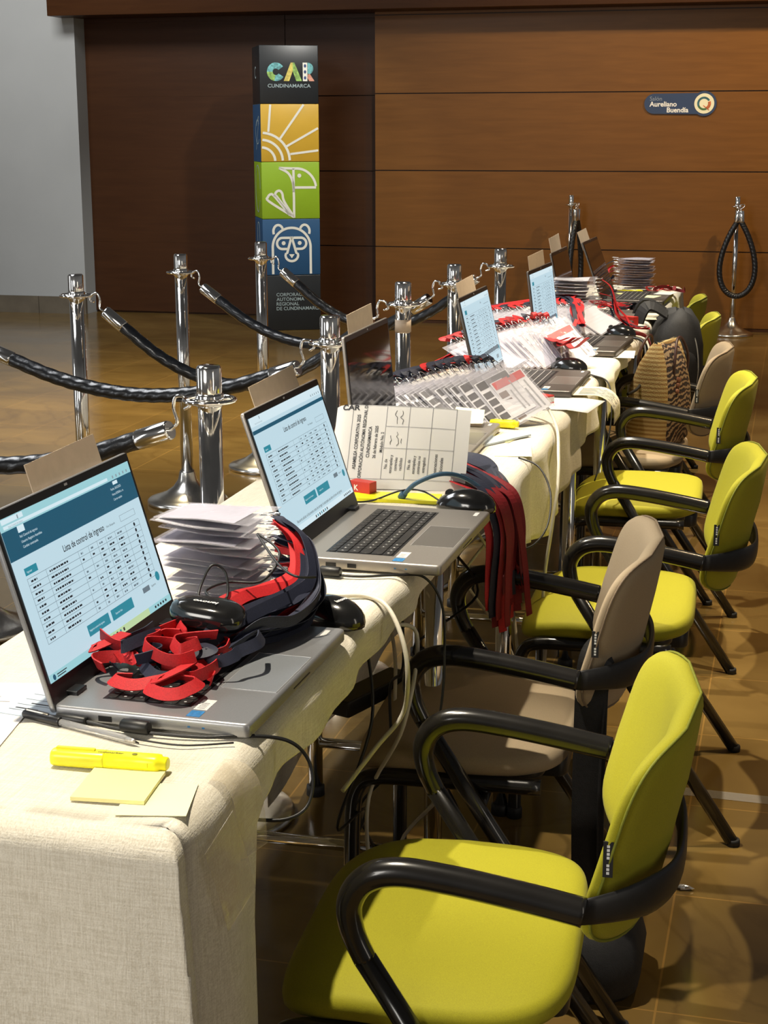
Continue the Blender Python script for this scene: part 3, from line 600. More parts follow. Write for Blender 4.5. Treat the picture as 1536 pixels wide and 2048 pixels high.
# strap and bag behind the nearer beige chair
sb = thing('shoulder_bag', (-.270, 2.42, 0), 'black bag on the floor hanging by its wide strap from the nearer beige chair', 'bag')
b_ = M(); rs = []
for z, hx, hy in ((0, .06, .08), (.02, .075, .10), (.07, .080, .105), (.11, .07, .09), (.14, .05, .065), (.15, .025, .04)): rs.append([(.01 + hx * abs(cos(a)) ** .6 * (1 if cos(a) > 0 else -1), .03 + hy * abs(sin(a)) ** .6 * (1 if sin(a) > 0 else -1) + .005 * sin(5 * a), z) for a in [2 * pi * i / 28 for i in range(28)]])
b_.rings(rs, 'bag_black', True, True); b_.build('pouch', sb)
s_ = M(); s_.ribbon(cat_rom([(.0, -.03, .14), (-.004, -.035, .30), (-.004, -.04, .48), (.0, -.045, .585), (.014, -.03, .606), (.022, -.015, .585), (.012, -.02, .48), (.010, -.02, .30), (.012, 0, .14)], 8), .052, 'bag_black', (0, -1, 0), .0018); s_.build('strap', sb)

# ------------------------------------------------------------------ laptops (local +x faces the user, -y is the user's left)
LW, LD, LT, V0 = .360, .235, .019, .0226
def lid_fn(tilt):
    st, ct = sin(tilt), cos(tilt); xh = -LD / 2
    return lambda u, v, d=0.: (xh - st * v + ct * d, -LW / 2 + u, LT + ct * v + st * d)
ROWS = [10, 15, 17, 13, 18, 12, 16, 14, 11, 17]
def screen_page(L, kind):
    m_ = M(); U0, U1, A0, A1 = .008, LW - .008, V0, V0 + .1935; W_, H_ = U1 - U0, A1 - A0
    P = lambda x, y, d=.0013: L(U0 + x * W_, A0 + y * H_, d)
    def q_(x0, y0, x1, y1, mt, d=.0013): m_.quad(P(x0, y0, d), P(x1, y0, d), P(x1, y1, d), P(x0, y1, d), mt)
    ux = V(L(1, 0)) - V(L(0, 0)); uy = V(L(0, 1)) - V(L(0, 0))
    def tx(s_, x, y, h, mt='scr_ink', al='l', b=0., wx=1.): m_.text(s_, h * H_ * 1.4, P(x, y, .0019), ux, uy, mt, al, b, wx)
    q_(0, 0, 1, 1, 'scr', .0010)
    q_(0, .925, 1, 1, 'scr_cyan' if kind == 'top' else 'scr_white'); q_(.015, .965, .16, .995, 'scr_white', .0016); q_(.02, .935, .80, .955, 'scr_white', .0016); tx('https://control de ingreso', .05, .938, .012, 'scr_grey'); q_(.12, .966, .128, .99, 'scr_grey', .0017)
    for i in range(5): q_(.84 + .03 * i, .936, .85 + .03 * i, .954, 'scr_grey', .0017)
    if kind == 'top':
        q_(0, .745, 1, .925, 'scr_teal'); q_(.10, .885, .145, .925, 'scr_white', .0016)
        for i, s_ in enumerate(('Rol: Control de ingreso', 'Usuario: Registro Asamblea', 'Cambiar contraseña')): tx(s_, .10, .855 - i * .032, .016, 'scr_white')
        for i, s_ in enumerate(('Fecha: 26/2/2025', 'Hora: 8:30:06 a. m.', 'Cerrar sesión')): tx(s_, .80, .865 - i * .034, .016, 'scr_white')
        q_(.83, .895, .87, .918, 'scr_white', .0016)
        ty, tb, bt, x0 = .615, .21, .105, .06; tx('Lista de control de ingreso', .5, .655, .042, 'scr_ink', 'c', .012, .9)
    elif kind == 'scrolled':
        q_(0, .865, 1, .895, 'scr_teal'); ty, tb, bt, x0 = .68, .27, .155, .06; tx('Lista de control de ingreso', .52, .775, .042, 'scr_ink', 'c', .012, .9)
        tx('Recuerde solicitar el documento antes de entregar la escarapela que abre el torno de ingreso', .5, .065, .026, 'scr_ink', 'c', 0, .88)
    else:
        ty, tb, bt, x0 = .80, .17, None, .05; tx('Lista', .62, .875, .026, 'scr_ink', 'l', .01); q_(.06, .82, .13, .875, 'scr_btn', .0016); q_(.74, .845, .92, .85, 'scr_line', .0016)
    n = 10 if kind != 'list' else 13; rh = (ty - tb) / n
    if kind != 'list':
        q_(x0, ty + .02, x0 + .085, ty + .065, 'scr_btn', .0016); tx('Ingresar', x0 + .012, ty + .033, .014, 'scr_white'); tx('Filtro: Búsqueda', .68, ty + .045, .014); q_(.80, ty + .035, .93, ty + .037, 'scr_line', .0016); q_(.80, ty + .075, .93, ty + .077, 'scr_line', .0016); q_(.80, ty + .035, .802, ty + .077, 'scr_line', .0016); q_(.928, ty + .035, .93, ty + .077, 'scr_line', .0016)
    for i in range(n + 1): q_(x0, ty - i * rh - .0012, .94, ty - i * rh + .0012, 'scr_line', .0015)
    for x in (x0, .19, .43, .51, .58, .65, .73, .82, .94): q_(x, tb, x + .0018, ty, 'scr_line', .0015)
    g = random.Random(3 if kind == 'top' else 5)
    words = ['Municipio', 'Persona Jurídica', 'Alcaldía', 'Entidad', 'Delegado']
    for i in range(n):
        y = ty - (i + .68) * rh; h = min(.0115, rh * .32)
        for x, wv in ((x0 + .02, .06), (.21, .16), (.445, .02), (.525, .025), (.595, .03), (.665, .04), (.745, .05)):
            if x in (.445, .525) and g.random() < .3: continue
            w_ = wv * g.uniform(.6, 1); k_ = 0.
            while k_ < w_: s_ = g.uniform(.008, .022); q_(x + k_, y, min(x + k_ + s_, x + w_), y + h, 'scr_ink' if i % 3 or x < .3 else 'scr_line', .0017); k_ += s_ + .004
        m_.poly([P(.895 + .0075 * cos(a), y + h / 2 + .013 * sin(a), .0018) for a in [j * pi / 5 for j in range(10)]], 'scr_ink')
    if bt:
        q_(.33, bt, .50, bt + .07, 'scr_btn', .0016); q_(.52, bt, .70, bt + .07, 'scr_btn', .0016); tx('Registrar control de ingreso', .34, bt + .028, .013, 'scr_white'); tx('Exportar lista', .55, bt + .028, .013, 'scr_white')
        q_(.80, tb - .065, .86, tb - .03, 'scr_line', .0016); tx('Siguiente', .875, tb - .055, .014)
    else: q_(.04, tb + .02, .94, tb + .07, 'scr_line', .0014); q_(.80, .07, .88, .12, 'scr_grey', .0016)
    m_.poly([P(.945 + .018 * cos(a), .20 + .032 * sin(a), .002) for a in [j * pi / 9 for j in range(18)]], 'scr_btn')
    q_(0, 0, 1, .045, 'scr_cyan' if kind == 'top' else 'scr_white', .0016)
    if kind == 'top': q_(.42, .0, .80, .045, 'scr_green', .0017); q_(.0, .045, .5, .048, 'scr_cyan', .0017)
    for i in range(7): q_(.40 + .028 * i, .012, .412 + .028 * i, .033, 'scr_btn' if i % 2 else 'scr_ink', .002)
    for i in range(5): q_(.85 + .024 * i, .015, .862 + .024 * i, .030, 'scr_ink', .002)
    m_.poly([P(.03 + .010 * cos(a), .023 + .018 * sin(a), .002) for a in [j * pi / 5 for j in range(10)]], 'scr_teal'); q_(.05, .012, .11, .018, 'scr_ink', .002); q_(.05, .026, .12, .032, 'scr_ink', .002)
    return m_
def laptop(x, y, rz, tilt, body, page, label, card=(.03, .13, .05), stick=True, z=.7515):
    t_ = thing('laptop', (x, y, z), label, 'laptop', 'open laptops along the tables', rz); L = lid_fn(tilt); hx, hy = LD / 2, LW / 2
    b_ = M(); b_.rbox((-hx, -hy, .002), (hx, hy, LT), .008, .0035, body); b_.box((-hx + .02, -hy + .02, 0), (hx - .02, hy - .02, .003), 'rubber')
    for i, (xa, wd) in enumerate(((-.062, .016), (-.028, .014))): b_.box((xa, -hy - .0006, .006), (xa + wd, -hy + .004, .0125), 'bezel', 0)
    for xa in (.045, .062): b_.box((xa, -hy - .0004, .009), (xa + .003, -hy + .002, .011), 'sticker_blue')
    b_.box((hx - .002, -.03, .008), (hx + .0005, .03, .0095), 'bezel'); b_.build('base', t_)
    # keyboard: dark well and individual keys in six rows
    k_ = M(); kx0, kx1, ky0, ky1 = -.070, .032, -.142, .145; k_.box((kx0 - .003, ky0 - .003, LT - .001), (kx1 + .003, ky1 + .003, LT + .0002), 'bezel')
    rows = [(.0125, [1] * 17), (.0185, [1] * 13 + [1.7] + [1] * 3), (.0185, [1.4] + [1] * 12 + [1.3] + [1] * 3), (.0185, [1.7] + [1] * 11 + [2] + [1] * 3), (.0185, [2.2] + [1] * 10 + [2.5] + [1] * 3), (.0155, [1.2, 1, 1, 1.2, 5.2, 1.2, 1, 1, 1, 1] + [1] * 3)]
    xx = kx0
    for rh, ws in rows:
        rh = rh * (kx1 - kx0) / .102; tot = sum(ws); yy = ky0
        for w_ in ws:
            wy = (ky1 - ky0) * w_ / tot; k_.rbox((xx + .0012, yy + .0012, LT - .0005), (xx + rh - .0012, yy + wy - .0012, LT + .0012), .0016, .0004, 'key', 1)
            if w_ < 1.5 and rh > .014 and body != 'alu_dark': c0, c1 = xx + rh * .45, yy + wy * .45; k_.quad((c0 - .0015, c1 - .0012, LT + .00135), (c0 + .0015, c1 - .0012, LT + .00135), (c0 + .0015, c1 + .0012, LT + .00135), (c0 - .0015, c1 + .0012, LT + .00135), 'key_mark')
            yy += wy
        xx += rh
    if body == 'alu_dark':
        xx = kx0
        for rh, ws in rows: rh = rh * (kx1 - kx0) / .102; k_.box((xx - .0009, ky0, LT - .0005), (xx + .0009, ky1, LT + .0010), 'pad_line_key_glint'); xx += rh  # light reflecting off the key rows, put in as bright silver strips
    k_.build('keyboard', t_)
    p_ = M(); p_.box((.043, -.075, LT - .001), (.112, .055, LT + .0003), 'pad_alu' if body == 'alu' else 'pad_dark')
    for a, c_ in (((.043, -.075), (.0437, .055)), ((.1113, -.075), (.112, .055)), ((.043, -.075), (.112, -.0743)), ((.043, .0543), (.112, .055))): p_.box((*a, LT), (*c_, LT + .0005), 'pad_line_key_glint')
    p_.build('touchpad', t_)
    if stick:
        s_ = M(); s_.box((.040, -.150, LT - .0002), (.056, -.118, LT + .0004), 'sticker_white')
        for i in range(5): s_.quad(*[(.043 + dx, -.147 + i * .004 + dy, LT + .0006) for dx, dy in ((0, 0), (.009, 0), (.009, .0018), (0, .0018))], 'ink_grey')
        s_.build('sticker', t_, label='white asset sticker with grey print'); M().box((.040, -.172, LT - .0002), (.056, -.154, LT + .0004), 'sticker_blue').build('sticker', t_, label='small blue sticker'); M().box((.095, .140, LT - .0002), (.102, .164, LT + .0004), 'sticker_white').build('sticker', t_, label='small white sticker at the corner')
    # lid
    d_ = M(); n0 = 0
    lo = M(); lo.rbox((0, -.010, -.0065), (LW, V0 + .205, .0), .006, .0015, 'alu' if body == 'alu' else body)
    lo.v = [L(a, b, c_) for a, b, c_ in lo.v]; d_.v, d_.f, d_.mi, d_.sm, d_.mats = lo.v, lo.f, lo.mi, lo.sm, lo.mats
    d_.quad(L(.0015, -.008, .0004), L(LW - .0015, -.008, .0004), L(LW - .0015, V0 + .2035, .0004), L(.0015, V0 + .2035, .0004), 'bezel'); d_.quad(L(LW / 2 - .004, V0 + .198, .0006), L(LW / 2 + .004, V0 + .198, .0006), L(LW / 2 + .004, V0 + .201, .0006), L(LW / 2 - .004, V0 + .201, .0006), 'ink_grey')
    lid = d_.build('lid', t_)
    for u in (.035, LW - .06): h_ = M(); h_.box((-hx - .002, -hy + u, LT - .004), (-hx + .013, -hy + u + .025, LT + .005), 'bezel', .001); h_.build('hinge', t_)
    if page: screen_page(L, page).build('screen', lid, label='lit screen showing a white list page')
    else:
        o_ = M(); o_.quad(L(.008, V0, .001), L(LW - .008, V0, .001), L(LW - .008, V0 + .1935, .001), L(.008, V0 + .1935, .001), 'screen_off'); o_.build('screen', lid, label='dark switched-off glossy screen')
    if card:
        u0, u1, hgt = card; c_ = M(); TOPV = V0 + .205
        for dd in (-.0072, -.0078): pass
        lo = M(); lo.box((u0, TOPV - .03, -.0080), (u1, TOPV + hgt, -.0068), 'card_tan'); sk = (u1 - u0) * .04
        lo.v = [L(a, b + (a - u0) * .02 * (b > TOPV), c__) for a, b, c__ in lo.v]; lo.build('paper_card', lid, label='tan card standing up from the top edge')
    return t_
laptop(-.661, 1.723, -.0215, .292, 'alu', 'top', 'silver laptop nearest of all, teal page header, lanyards heaped on its keys', (.115, .300, .034))
laptop(-.598, 2.408, -.0203, .323, 'alu_warm', 'scrolled', 'grey laptop second along the table, lit list page, keyboard fully visible', (.07, .285, .032))
laptop(-.727, 3.234, .005, .098, 'alu_warm', None, 'laptop with a dark screen behind the standing printed form', (.06, .26, .038))
laptop(-.634, 4.066, -.0086, .237, 'alu_dark', 'list', 'dark grey laptop with a lit list page, beyond the fanned badges with black squares', (.04, .25, .036))
laptop(-.601, 4.826, -.0432, .135, 'alu_dark', 'list', 'dark grey laptop with a lit list page, farthest of the lit ones', (.05, .28, .040))
laptop(-.635, 5.575, -.01, .207, 'alu_dark', None, 'laptop with a dark screen behind the farthest lit laptop', (.05, .27, .048), False)
laptop(-.584, 6.264, -.025, .354, 'alu_dark', None, 'laptop with a dark reflecting screen, farthest of all along the tables', (.0, .22, .042), False)
# ------------------------------------------------------------------ badges
def pouch_mesh(seed, style):
    """vinyl pouch .146 x .104 lying flat along x; the slotted clip end is +x"""
    g = random.Random(seed); nx, ny = 9, 5; hx, hy = .073, .052; b1, b2, b3 = g.uniform(-.0015, .003), g.uniform(-.002, .002), g.uniform(0, 6)
    def zf(x, y): u, v = x / hx, y / hy; return b1 * u * u + b2 * u * v + .0010 * sin(u * 4 + b3) * v
    out = []; p = M()
    for sgn in (1, -1):
        vs = [(-hx + 2 * hx * i / nx, -hy + 2 * hy * j / ny, zf(-hx + 2 * hx * i / nx, -hy + 2 * hy * j / ny) + sgn * .0018 * (1 - (abs(2 * i / nx - 1)) ** 6) * (1 - (abs(2 * j / ny - 1)) ** 4)) for i in range(nx + 1) for j in range(ny + 1)]
        k = ny + 1; fs = [(i * k + j, (i + 1) * k + j, (i + 1) * k + j + 1, i * k + j + 1) for i in range(nx) for j in range(ny)]
        p.add(vs, fs if sgn > 0 else [f[::-1] for f in fs], 'vinyl', True)
    rim = [(-hx, -hy), (0, -hy), (hx, -hy), (hx, 0), (hx, hy), (0, hy), (-hx, hy), (-hx, 0)]
    p.tube([(x, y, zf(x, y)) for x, y in rim], .0009, 'vinyl', 5, closed=True)
    c = M(); x0, x1, y0, y1 = -.068, .048, -.047, .047; n = 8; mt = 'lavender' if style == 'clear' else 'badge_card'
    def strip(xa, xb, ya, yb, mt_, dz): 
        for i in range(n):
            a, b = xa + (xb - xa) * i / n, xa + (xb - xa) * (i + 1) / n; c.quad((a, ya, zf(a, ya) + dz), (b, ya, zf(b, ya) + dz), (b, yb, zf(b, yb) + dz), (a, yb, zf(a, yb) + dz), mt_)
    strip(x0, x1, y0, y1, mt, 0)
    if style in ('blocks', 'brown'):
        k_ = 'badge_black' if style == 'blocks' else 'badge_brown'
        for i in range(4): xa = -.062 + .021 * i; strip(xa, xa + .016, .022, .044, k_, .0006)
        strip(.026, .046, y0 + .004, y1 - .004, 'badge_black' if style == 'blocks' else 'badge_red', .0005); strip(-.06, .02, -.036, -.032, 'ink_grey', .0006); strip(-.06, .0, -.024, -.020, 'ink_grey', .0006)
    elif style == 'white': strip(-.06, .03, -.03, -.02, 'ink_grey', .0006); strip(-.06, .0, .01, .018, 'ink_grey', .0006)
    k = M(); k.tube(cat_rom([(hx - .006, .006, .002), (hx + .006, .007, .003), (hx + .018, .004, .004), (hx + .022, 0, .004), (hx + .018, -.004, .004), (hx + .006, -.007, .003), (hx - .006, -.006, .002)], 4), .0011, 'chrome', 6)
    return [('pouch', p.mesh('pouch')), ('insert_card', c.mesh('insert_card')), ('clip', k.mesh('clip'))]
BM = {st: [pouch_mesh(i, st) for i in range(3)] for st in ('plain', 'clear', 'blocks', 'brown', 'white')}
def badge(style, loc, euler, label, group, lan=None, seed=0):
    """lan: (material, [world points], hint, width)"""
    t_ = bpy.data.objects.new('badge_holder', None); t_.empty_display_size = .03; COL.objects.link(t_); t_.location = loc; t_.rotation_euler = euler; tag(t_, label, 'badge', group)
    for n_, me in BM[style][seed % 3]:
        o = bpy.data.objects.new(n_, me); COL.objects.link(o); o.parent = t_
    if lan:
        mw = Matrix.LocRotScale(V(loc), bpy.context.scene.objects[t_.name].rotation_euler, None).inverted(); mt, pts, hint, wd = lan
        r_ = M(); r_.ribbon([mw @ V(p_) for p_ in pts], wd, mt, mw.to_3x3() @ V(hint), .0006); r_.build('lanyard', t_)
    return t_
RC = ['red_ribbon', 'navy_ribbon', 'red_ribbon', 'navy_ribbon', 'dark_red_ribbon']
g = random.Random(21)
# stack beside the nearest laptop: fourteen clear badges, their lanyards spilling onto its keyboard
gS = 'clear badge holders stacked beside the nearest laptop'; NS = 14
for i in range(NS):
    z = .7555 + i * .0098 + g.uniform(-.001, .001); cx, cy = -.755 + g.uniform(-.010, .010) - .003 * (i > 9), 2.045 + g.uniform(-.012, .012) - i * .0018
    rz = g.uniform(-.10, .10) - .06; tilt = g.uniform(-.05, .05); cxe = cx + .092 * cos(rz); cye = cy + .092 * sin(rz)
    la = -1 + 2 * ((i * 5) % NS) / (NS - 1); mt = 'red_ribbon' if la < -.05 else 'navy_ribbon'
    # lanyard: both straps over the stack's edge, down beside it and along the laptop into the heap
    s_ = i / NS; ex, ey = -.69 + .035 * la + g.uniform(-.02, .02), 1.70 + g.uniform(-.03, .03); pts = []
    for sd in (0, 1):
        o_ = .010 * sd; q_ = [(cxe, cye, z + .001), (cxe + .010, cye - .012, z + .002), (-.632 + .012 * la + o_, 1.995 - o_, .785 + (z - .757) * .62), (-.618 + .028 * la + o_, 1.945 - o_, .775 + .056 * s_), (-.626 + .042 * la + o_, 1.885, .776 + .050 * s_ - .012 * la), (-.648 + .048 * la + o_, 1.82, .778 + .044 * s_ - .012 * la), (-.668 + .048 * la + o_, 1.765, .778 + .036 * s_), (ex, ey, .776 + .018 * s_)]
        pts += q_ if not sd else q_[::-1]
    pts = [(x + g.uniform(-.005, .005), y + g.uniform(-.006, .006), max(zz + g.uniform(-.004, .006) * (k > 2), .7745 if y < 1.905 else .757)) for k, (x, y, zz) in enumerate(pts)]
    lb = 'clear badge holder on top of the stack beside the nearest laptop' if i == NS - 1 else 'clear badge holder in the stack beside the nearest laptop, its lanyard on the keyboard'
    badge('clear' if i % 3 == 1 else 'plain', (cx, cy, z), (tilt * .5, tilt, rz), lb, gS, (mt, cat_rom(pts, 10), (.25 + g.uniform(-.3, .3), -.5 + g.uniform(-.3, .3), .8), .0155), i)
# loose loops heaped at the front of that pile: ribbons curled on edge
gL = 'red and navy lanyards heaped on the nearest keyboard'
HP = [(-.655, 1.598, 'r'), (-.700, 1.612, 'r'), (-.745, 1.640, 'r'), (-.690, 1.645, 'n'), (-.735, 1.672, 'n'), (-.770, 1.672, 'r'), (-.650, 1.640, 'r'), (-.690, 1.680, 'r'), (-.640, 1.682, 'n'), (-.735, 1.705, 'r'), (-.775, 1.710, 'n'), (-.655, 1.715, 'r'), (-.700, 1.720, 'n'), (-.680, 1.660, 'r'), (-.720, 1.650, 'n'), (-.745, 1.690, 'r'), (-.660, 1.675, 'n'), (-.700, 1.700, 'r')]
for i, (cx, cy, kc) in enumerate(HP):
    mt = 'red_ribbon' if kc == 'r' else 'navy_ribbon'; a0 = g.uniform(0, 6.28); ra = g.uniform(.022, .040); asp = g.uniform(.5, .85); cz = .7790 + (.018 if i > 12 else .009 * (i % 3 == 2)) + g.uniform(0, .003); tx_ = g.uniform(-.30, .30); sk = g.uniform(-.5, .5)
    dr = g.choice((-1, 1)); pts = []; nk = g.choice((7, 9, 12))
    for k in range(nk):
        a = a0 + dr * k * .62; q_ = 1 - .035 * k; x_ = ra * cos(a) * q_ * (1 + .18 * sin(2 * a + i)); y_ = ra * asp * sin(a) * q_; pts.append((cx + x_ + sk * y_, cy + y_, cz + abs(x_ * tx_) + .0010 * k))
    lx, ly, lz = pts[-1]; pts += [(lx + .015 * dr, ly + .025, lz + .004), (lx + .030 * dr * sk + .02, ly + .060, lz + .002)]
    o = M(); o.ribbon([V(p_) - V((cx, cy, cz)) for p_ in cat_rom(pts, 9)], .0148, mt, (cos(a0) * dr, sin(a0) * dr, g.uniform(-.5, .9)), .0008)
    o = o.build('lanyard', None, label=('red' if kc == 'r' else 'navy') + ' lanyard curled in the heap on the nearest keyboard', cat='lanyard', group=gL + (' in red' if kc == 'r' else ' in navy')); o.location = (cx, cy, cz)

def fan(n, x0, x1, yb, styles, label, group, lans, last=None, hi=1.):
    # badges leaning back on one another like a fallen row, clip ends up and away
    for i in range(n):
        s_ = i / (n - 1); k_ = min(1, s_ * 1.25) * hi
        nv = V((.14 + .22 * k_, -.38 - .26 * k_, .92 - .26 * k_)).normalized(); e1 = V((-.80 + .10 * k_ + g.uniform(-.05, .05), .46 - .12 * k_ + g.uniform(-.04, .04), .22 + .40 * k_))
        e1 = (e1 - nv * e1.dot(nv)).normalized(); e2 = nv.cross(e1); mt3 = Matrix((e1, e2, nv)).transposed()
        foot = V((x0 + (x1 - x0) * s_, yb - .085 * (1 - s_) + g.uniform(-.006, .006), 0)); c_ = foot + e1 * .073 + e2 * .03; lo_ = min((c_ + e1 * a + e2 * b)[2] for a in (-.073, .073) for b in (-.052, .052)); c_.z += .7545 - lo_ + .0015
        lan = None
        if lans:
            tp_ = c_ + e1 * .092; mt = lans['mats'][i % len(lans['mats'])]
            e_ = [(q_[0] + g.uniform(-.02, .02), q_[1] + g.uniform(-.018, .018), q_[2] + g.uniform(0, .016)) for q_ in lans['to']]
            lan = (mt, cat_rom([tuple(tp_), tuple(tp_ + e1 * .02 + V((0, .01, 0)))] + e_, 7), (g.uniform(-.3, .3), -.5 + g.uniform(-.3, .3), 1), .013)
        badge(styles[i % len(styles)] if not (last and i == n - 1) else last, tuple(c_), tuple(mt3.to_euler()), label if i < n - 1 else label.replace('fanned out ', '') + ', frontmost', group, lan, i)
fan(18, -.80, -.525, 3.525, ['blocks'], 'badge with black squares fanned out beyond the standing form', 'fanned badges with black squares', dict(mats=['navy_ribbon', 'navy_ribbon', 'navy_ribbon', 'navy_ribbon', 'red_ribbon'], to=[(-.73, 3.77, .850), (-.82, 3.73, .838), (-.90, 3.62, .805), (-.95, 3.46, .762)]), last='brown')
fan(15, -.78, -.535, 4.42, ['clear'], 'clear badge in the fan between the two lit list laptops', 'fanned clear badges between the lit list laptops', dict(mats=['red_ribbon', 'dark_red_ribbon', 'red_ribbon', 'navy_ribbon'], to=[(-.74, 4.62, .845), (-.84, 4.55, .825), (-.91, 4.42, .785), (-.955, 4.22, .760)]), last='brown')
fan(15, -.86, -.545, 5.17, ['white', 'white', 'plain'], 'white badge with red or navy lanyard, fanned beyond the farthest lit laptop', 'fanned white badges beyond the farthest lit laptop', dict(mats=['red_ribbon', 'red_ribbon', 'navy_ribbon'], to=[(-.74, 5.33, .845), (-.70, 5.25, .842), (-.68, 5.16, .825), (-.66, 5.09, .785)]), hi=.35)
for i, (x0, mt) in enumerate([(-.66, 'red_ribbon'), (-.63, 'dark_red_ribbon'), (-.645, 'red_ribbon'), (-.61, 'red_ribbon')]):
    pts = [(-.70 + .02 * i, 4.50, .835), (-.67 + .02 * i, 4.42, .838 - .004 * i), (x0 + .03, 4.37, .83 - .006 * i), (x0 + .07, 4.345, .845)]
    o = M().ribbon([V(p_) - V((x0, 4.4, .83)) for p_ in cat_rom(pts, 6)], .018, mt, (.2, -.5, 1), .0007).build('lanyard', None, label='red lanyard end lying across the fan of clear badges', cat='lanyard', group='red lanyard ends across the clear badges'); o.location = (x0, 4.4, .83)
def stack(n, cx, cy, dz, rz, style, label, group, lan=None, z0=.7555):
    for i in range(n):
        l = None; x, y, z = cx + g.uniform(-.006, .006), cy + g.uniform(-.006, .006), z0 + i * dz; r_ = rz + g.uniform(-.09, .09)
        if lan and i % 2 == 0:
            tx, ty = x + .092 * cos(r_), y + .092 * sin(r_); l = (RC[i // 2 % 5], cat_rom([(tx, ty, z)] + [(tx + q_[0] + g.uniform(-.015, .015), ty + q_[1] + g.uniform(-.015, .015), max(.757, z + q_[2] * (i / n) + g.uniform(0, .01))) for q_ in lan], 6), (g.uniform(-.4, .4), g.uniform(-.4, .4), 1), .0125)
        badge(style, (x, y, z), (g.uniform(-.03, .03), g.uniform(-.03, .03), r_), label + (', topmost' if i == n - 1 else ''), group, l, i)
stack(15, -.715, 5.345, .0112, .05, 'white', 'white badge in the thick stack before the second dark screen', 'white badges stacked before the second dark screen', [(.03, -.01, -.03), (.06, -.03, -.10), (.09, -.02, -.14), (.12, -.06, -.16), (.16, -.05, -.16)])
stack(14, -.635, 6.62, .0100, 3.10, 'clear', 'clear badge in the stack beyond the farthest laptop', 'clear badges stacked beyond the farthest laptop', [(-.02, -.02, -.03), (-.035, -.05, -.08), (-.03, -.09, -.13), (.02, -.12, -.14)])
# loose red lanyards on the far laptop's side
gF2 = 'loose lanyards on the farthest table'
for i, (cx, cy, mt) in enumerate([(-.70, 5.86, 'red_ribbon'), (-.66, 5.83, 'dark_red_ribbon'), (-.62, 5.85, 'red_ribbon'), (-.72, 5.90, 'navy_ribbon'), (-.60, 5.83, 'navy_ribbon'), (-.53, 6.52, 'red_ribbon'), (-.49, 6.50, 'dark_red_ribbon')]):
    pts = [(cx + .05 * cos(k * .9 + i) + .012 * (k - 4) * .5, cy + .03 * sin(k * 1.3 + i), .776 + .010 * sin(k * 1.7 + i)) for k in range(9)]
    o = M().ribbon([V(p_) - V((cx, cy, .77)) for p_ in cat_rom(pts, 6)], .013, mt, (.3, .3, 1), .0006).build('lanyard', None, label=('red' if 'red' in mt else 'navy') + ' lanyard lying loose on the farthest table', cat='lanyard', group=gF2 + (' in red' if 'red' in mt else ' in navy')); o.location = (cx, cy, .77)

# lanyards hanging over the table edge behind the standing form
gH = 'lanyards hanging in a bundle over the table edge'
for i in range(34):
    s_ = (i * 11 % 34) / 33; navy = i % 4 == 3 or s_ > .88; mt = 'navy_ribbon' if navy else ('dark_red_ribbon' if i % 5 else 'red_ribbon')
    ey = 2.73 + .15 * s_ + g.uniform(-.012, .012); xo = -.506 + g.uniform(-.006, .02) + .022 * (i % 3) * .5; zb = .535 + g.uniform(-.02, .05); sw = g.uniform(-.02, .02)
    pts = [(-.665 + g.uniform(-.03, .03), 3.02 + .04 * g.random(), .762 + .004 * (i % 4)), (-.60 + g.uniform(-.012, .012), ey + .13, .765 + .004 * (i % 4)), (-.535, ey + .03, .766 + .004 * (i % 4)), (xo - .012, ey - .01, .755), (xo + .008, ey - .02, .70), (xo + .012 + sw * .5, ey - .035 + sw * .3, .63), (xo + .014 + sw * .8, ey - .045 + sw * .4, zb + .03), (xo + .016 + sw * .9, ey - .048 + sw * .4 + .004, zb)]
    loc = V((xo, ey, zb)); o = M().ribbon([V(p_) - loc for p_ in cat_rom(pts, 7)], .016, mt, (.3, -.6 + g.uniform(-.5, .5), 1), .0006).build('lanyard', None, label=('navy' if navy else 'red') + ' lanyard in the bundle hanging over the table edge past the second laptop', cat='lanyard', group=gH + (' in navy' if navy else ' in red')); o.location = loc

# ------------------------------------------------------------------ small things on the tables
ZT = .7515
def mouse(x, y, z, rz, label, mark=None, rx=0.):
    t_ = thing('computer_mouse', (x, y, z), label, 'mouse', 'black mice on the tables', R(rz)); b_ = M(); rs = []
    N = 24
    for k_, h in ((1.0, .0), (1.03, .006), (1.0, .014), (.9, .022), (.74, .029), (.5, .0345), (.25, .037), (.02, .038)):
        r_ = []
        for i in range(N):
            a = 2 * pi * i / N; xx, yy = .054 * cos(a), .031 * sin(a) * (1 - .10 * cos(a)); q_ = 1 - .25 * ((xx * k_ - .0) / .054 > .2) * ((xx * k_) / .054 - .2)
            r_.append((xx * k_ - .004 * (1 - k_), yy * k_, h * (q_ if h > .01 else 1) + .001))
        rs.append(r_)
    b_.rings(rs, 'mouse_black', True, True); b_.build('shell', t_)
    w_ = M(); w_.tube([(.030, -.003, .028), (.030, .003, .028)], .008, 'rubber', 14, hint=(0, 0, 1)); w_.build('scroll_wheel', t_)
    if mark: q_ = M(); q_.text(mark, .0085, (-.024, .014, .0365), (0, -1, 0), (.97, 0, .25), 'print_white', bold=.02); q_.build('print', t_, label='small white lettering')
    return t_
mouse(-.583, 1.975, ZT, 158, 'black mouse with white lettering between the nearest laptop and the second one', 'lenovo')
mouse(-.535, 2.660, ZT + .0, 172, 'black mouse at the far corner of the second laptop, before the standing form')
mouse(-.655, 3.515, ZT, 170, 'black mouse in front of the fanned badges with black squares')
mouse(-.590, 4.350, ZT, 165, 'black mouse beside the fan of clear badges')
mouse(-.535, 5.135, ZT, 165, 'black mouse beyond the farthest lit laptop')
mouse(-.525, 5.850, ZT, 165, 'black mouse beside the red lanyards near the farthest laptop')
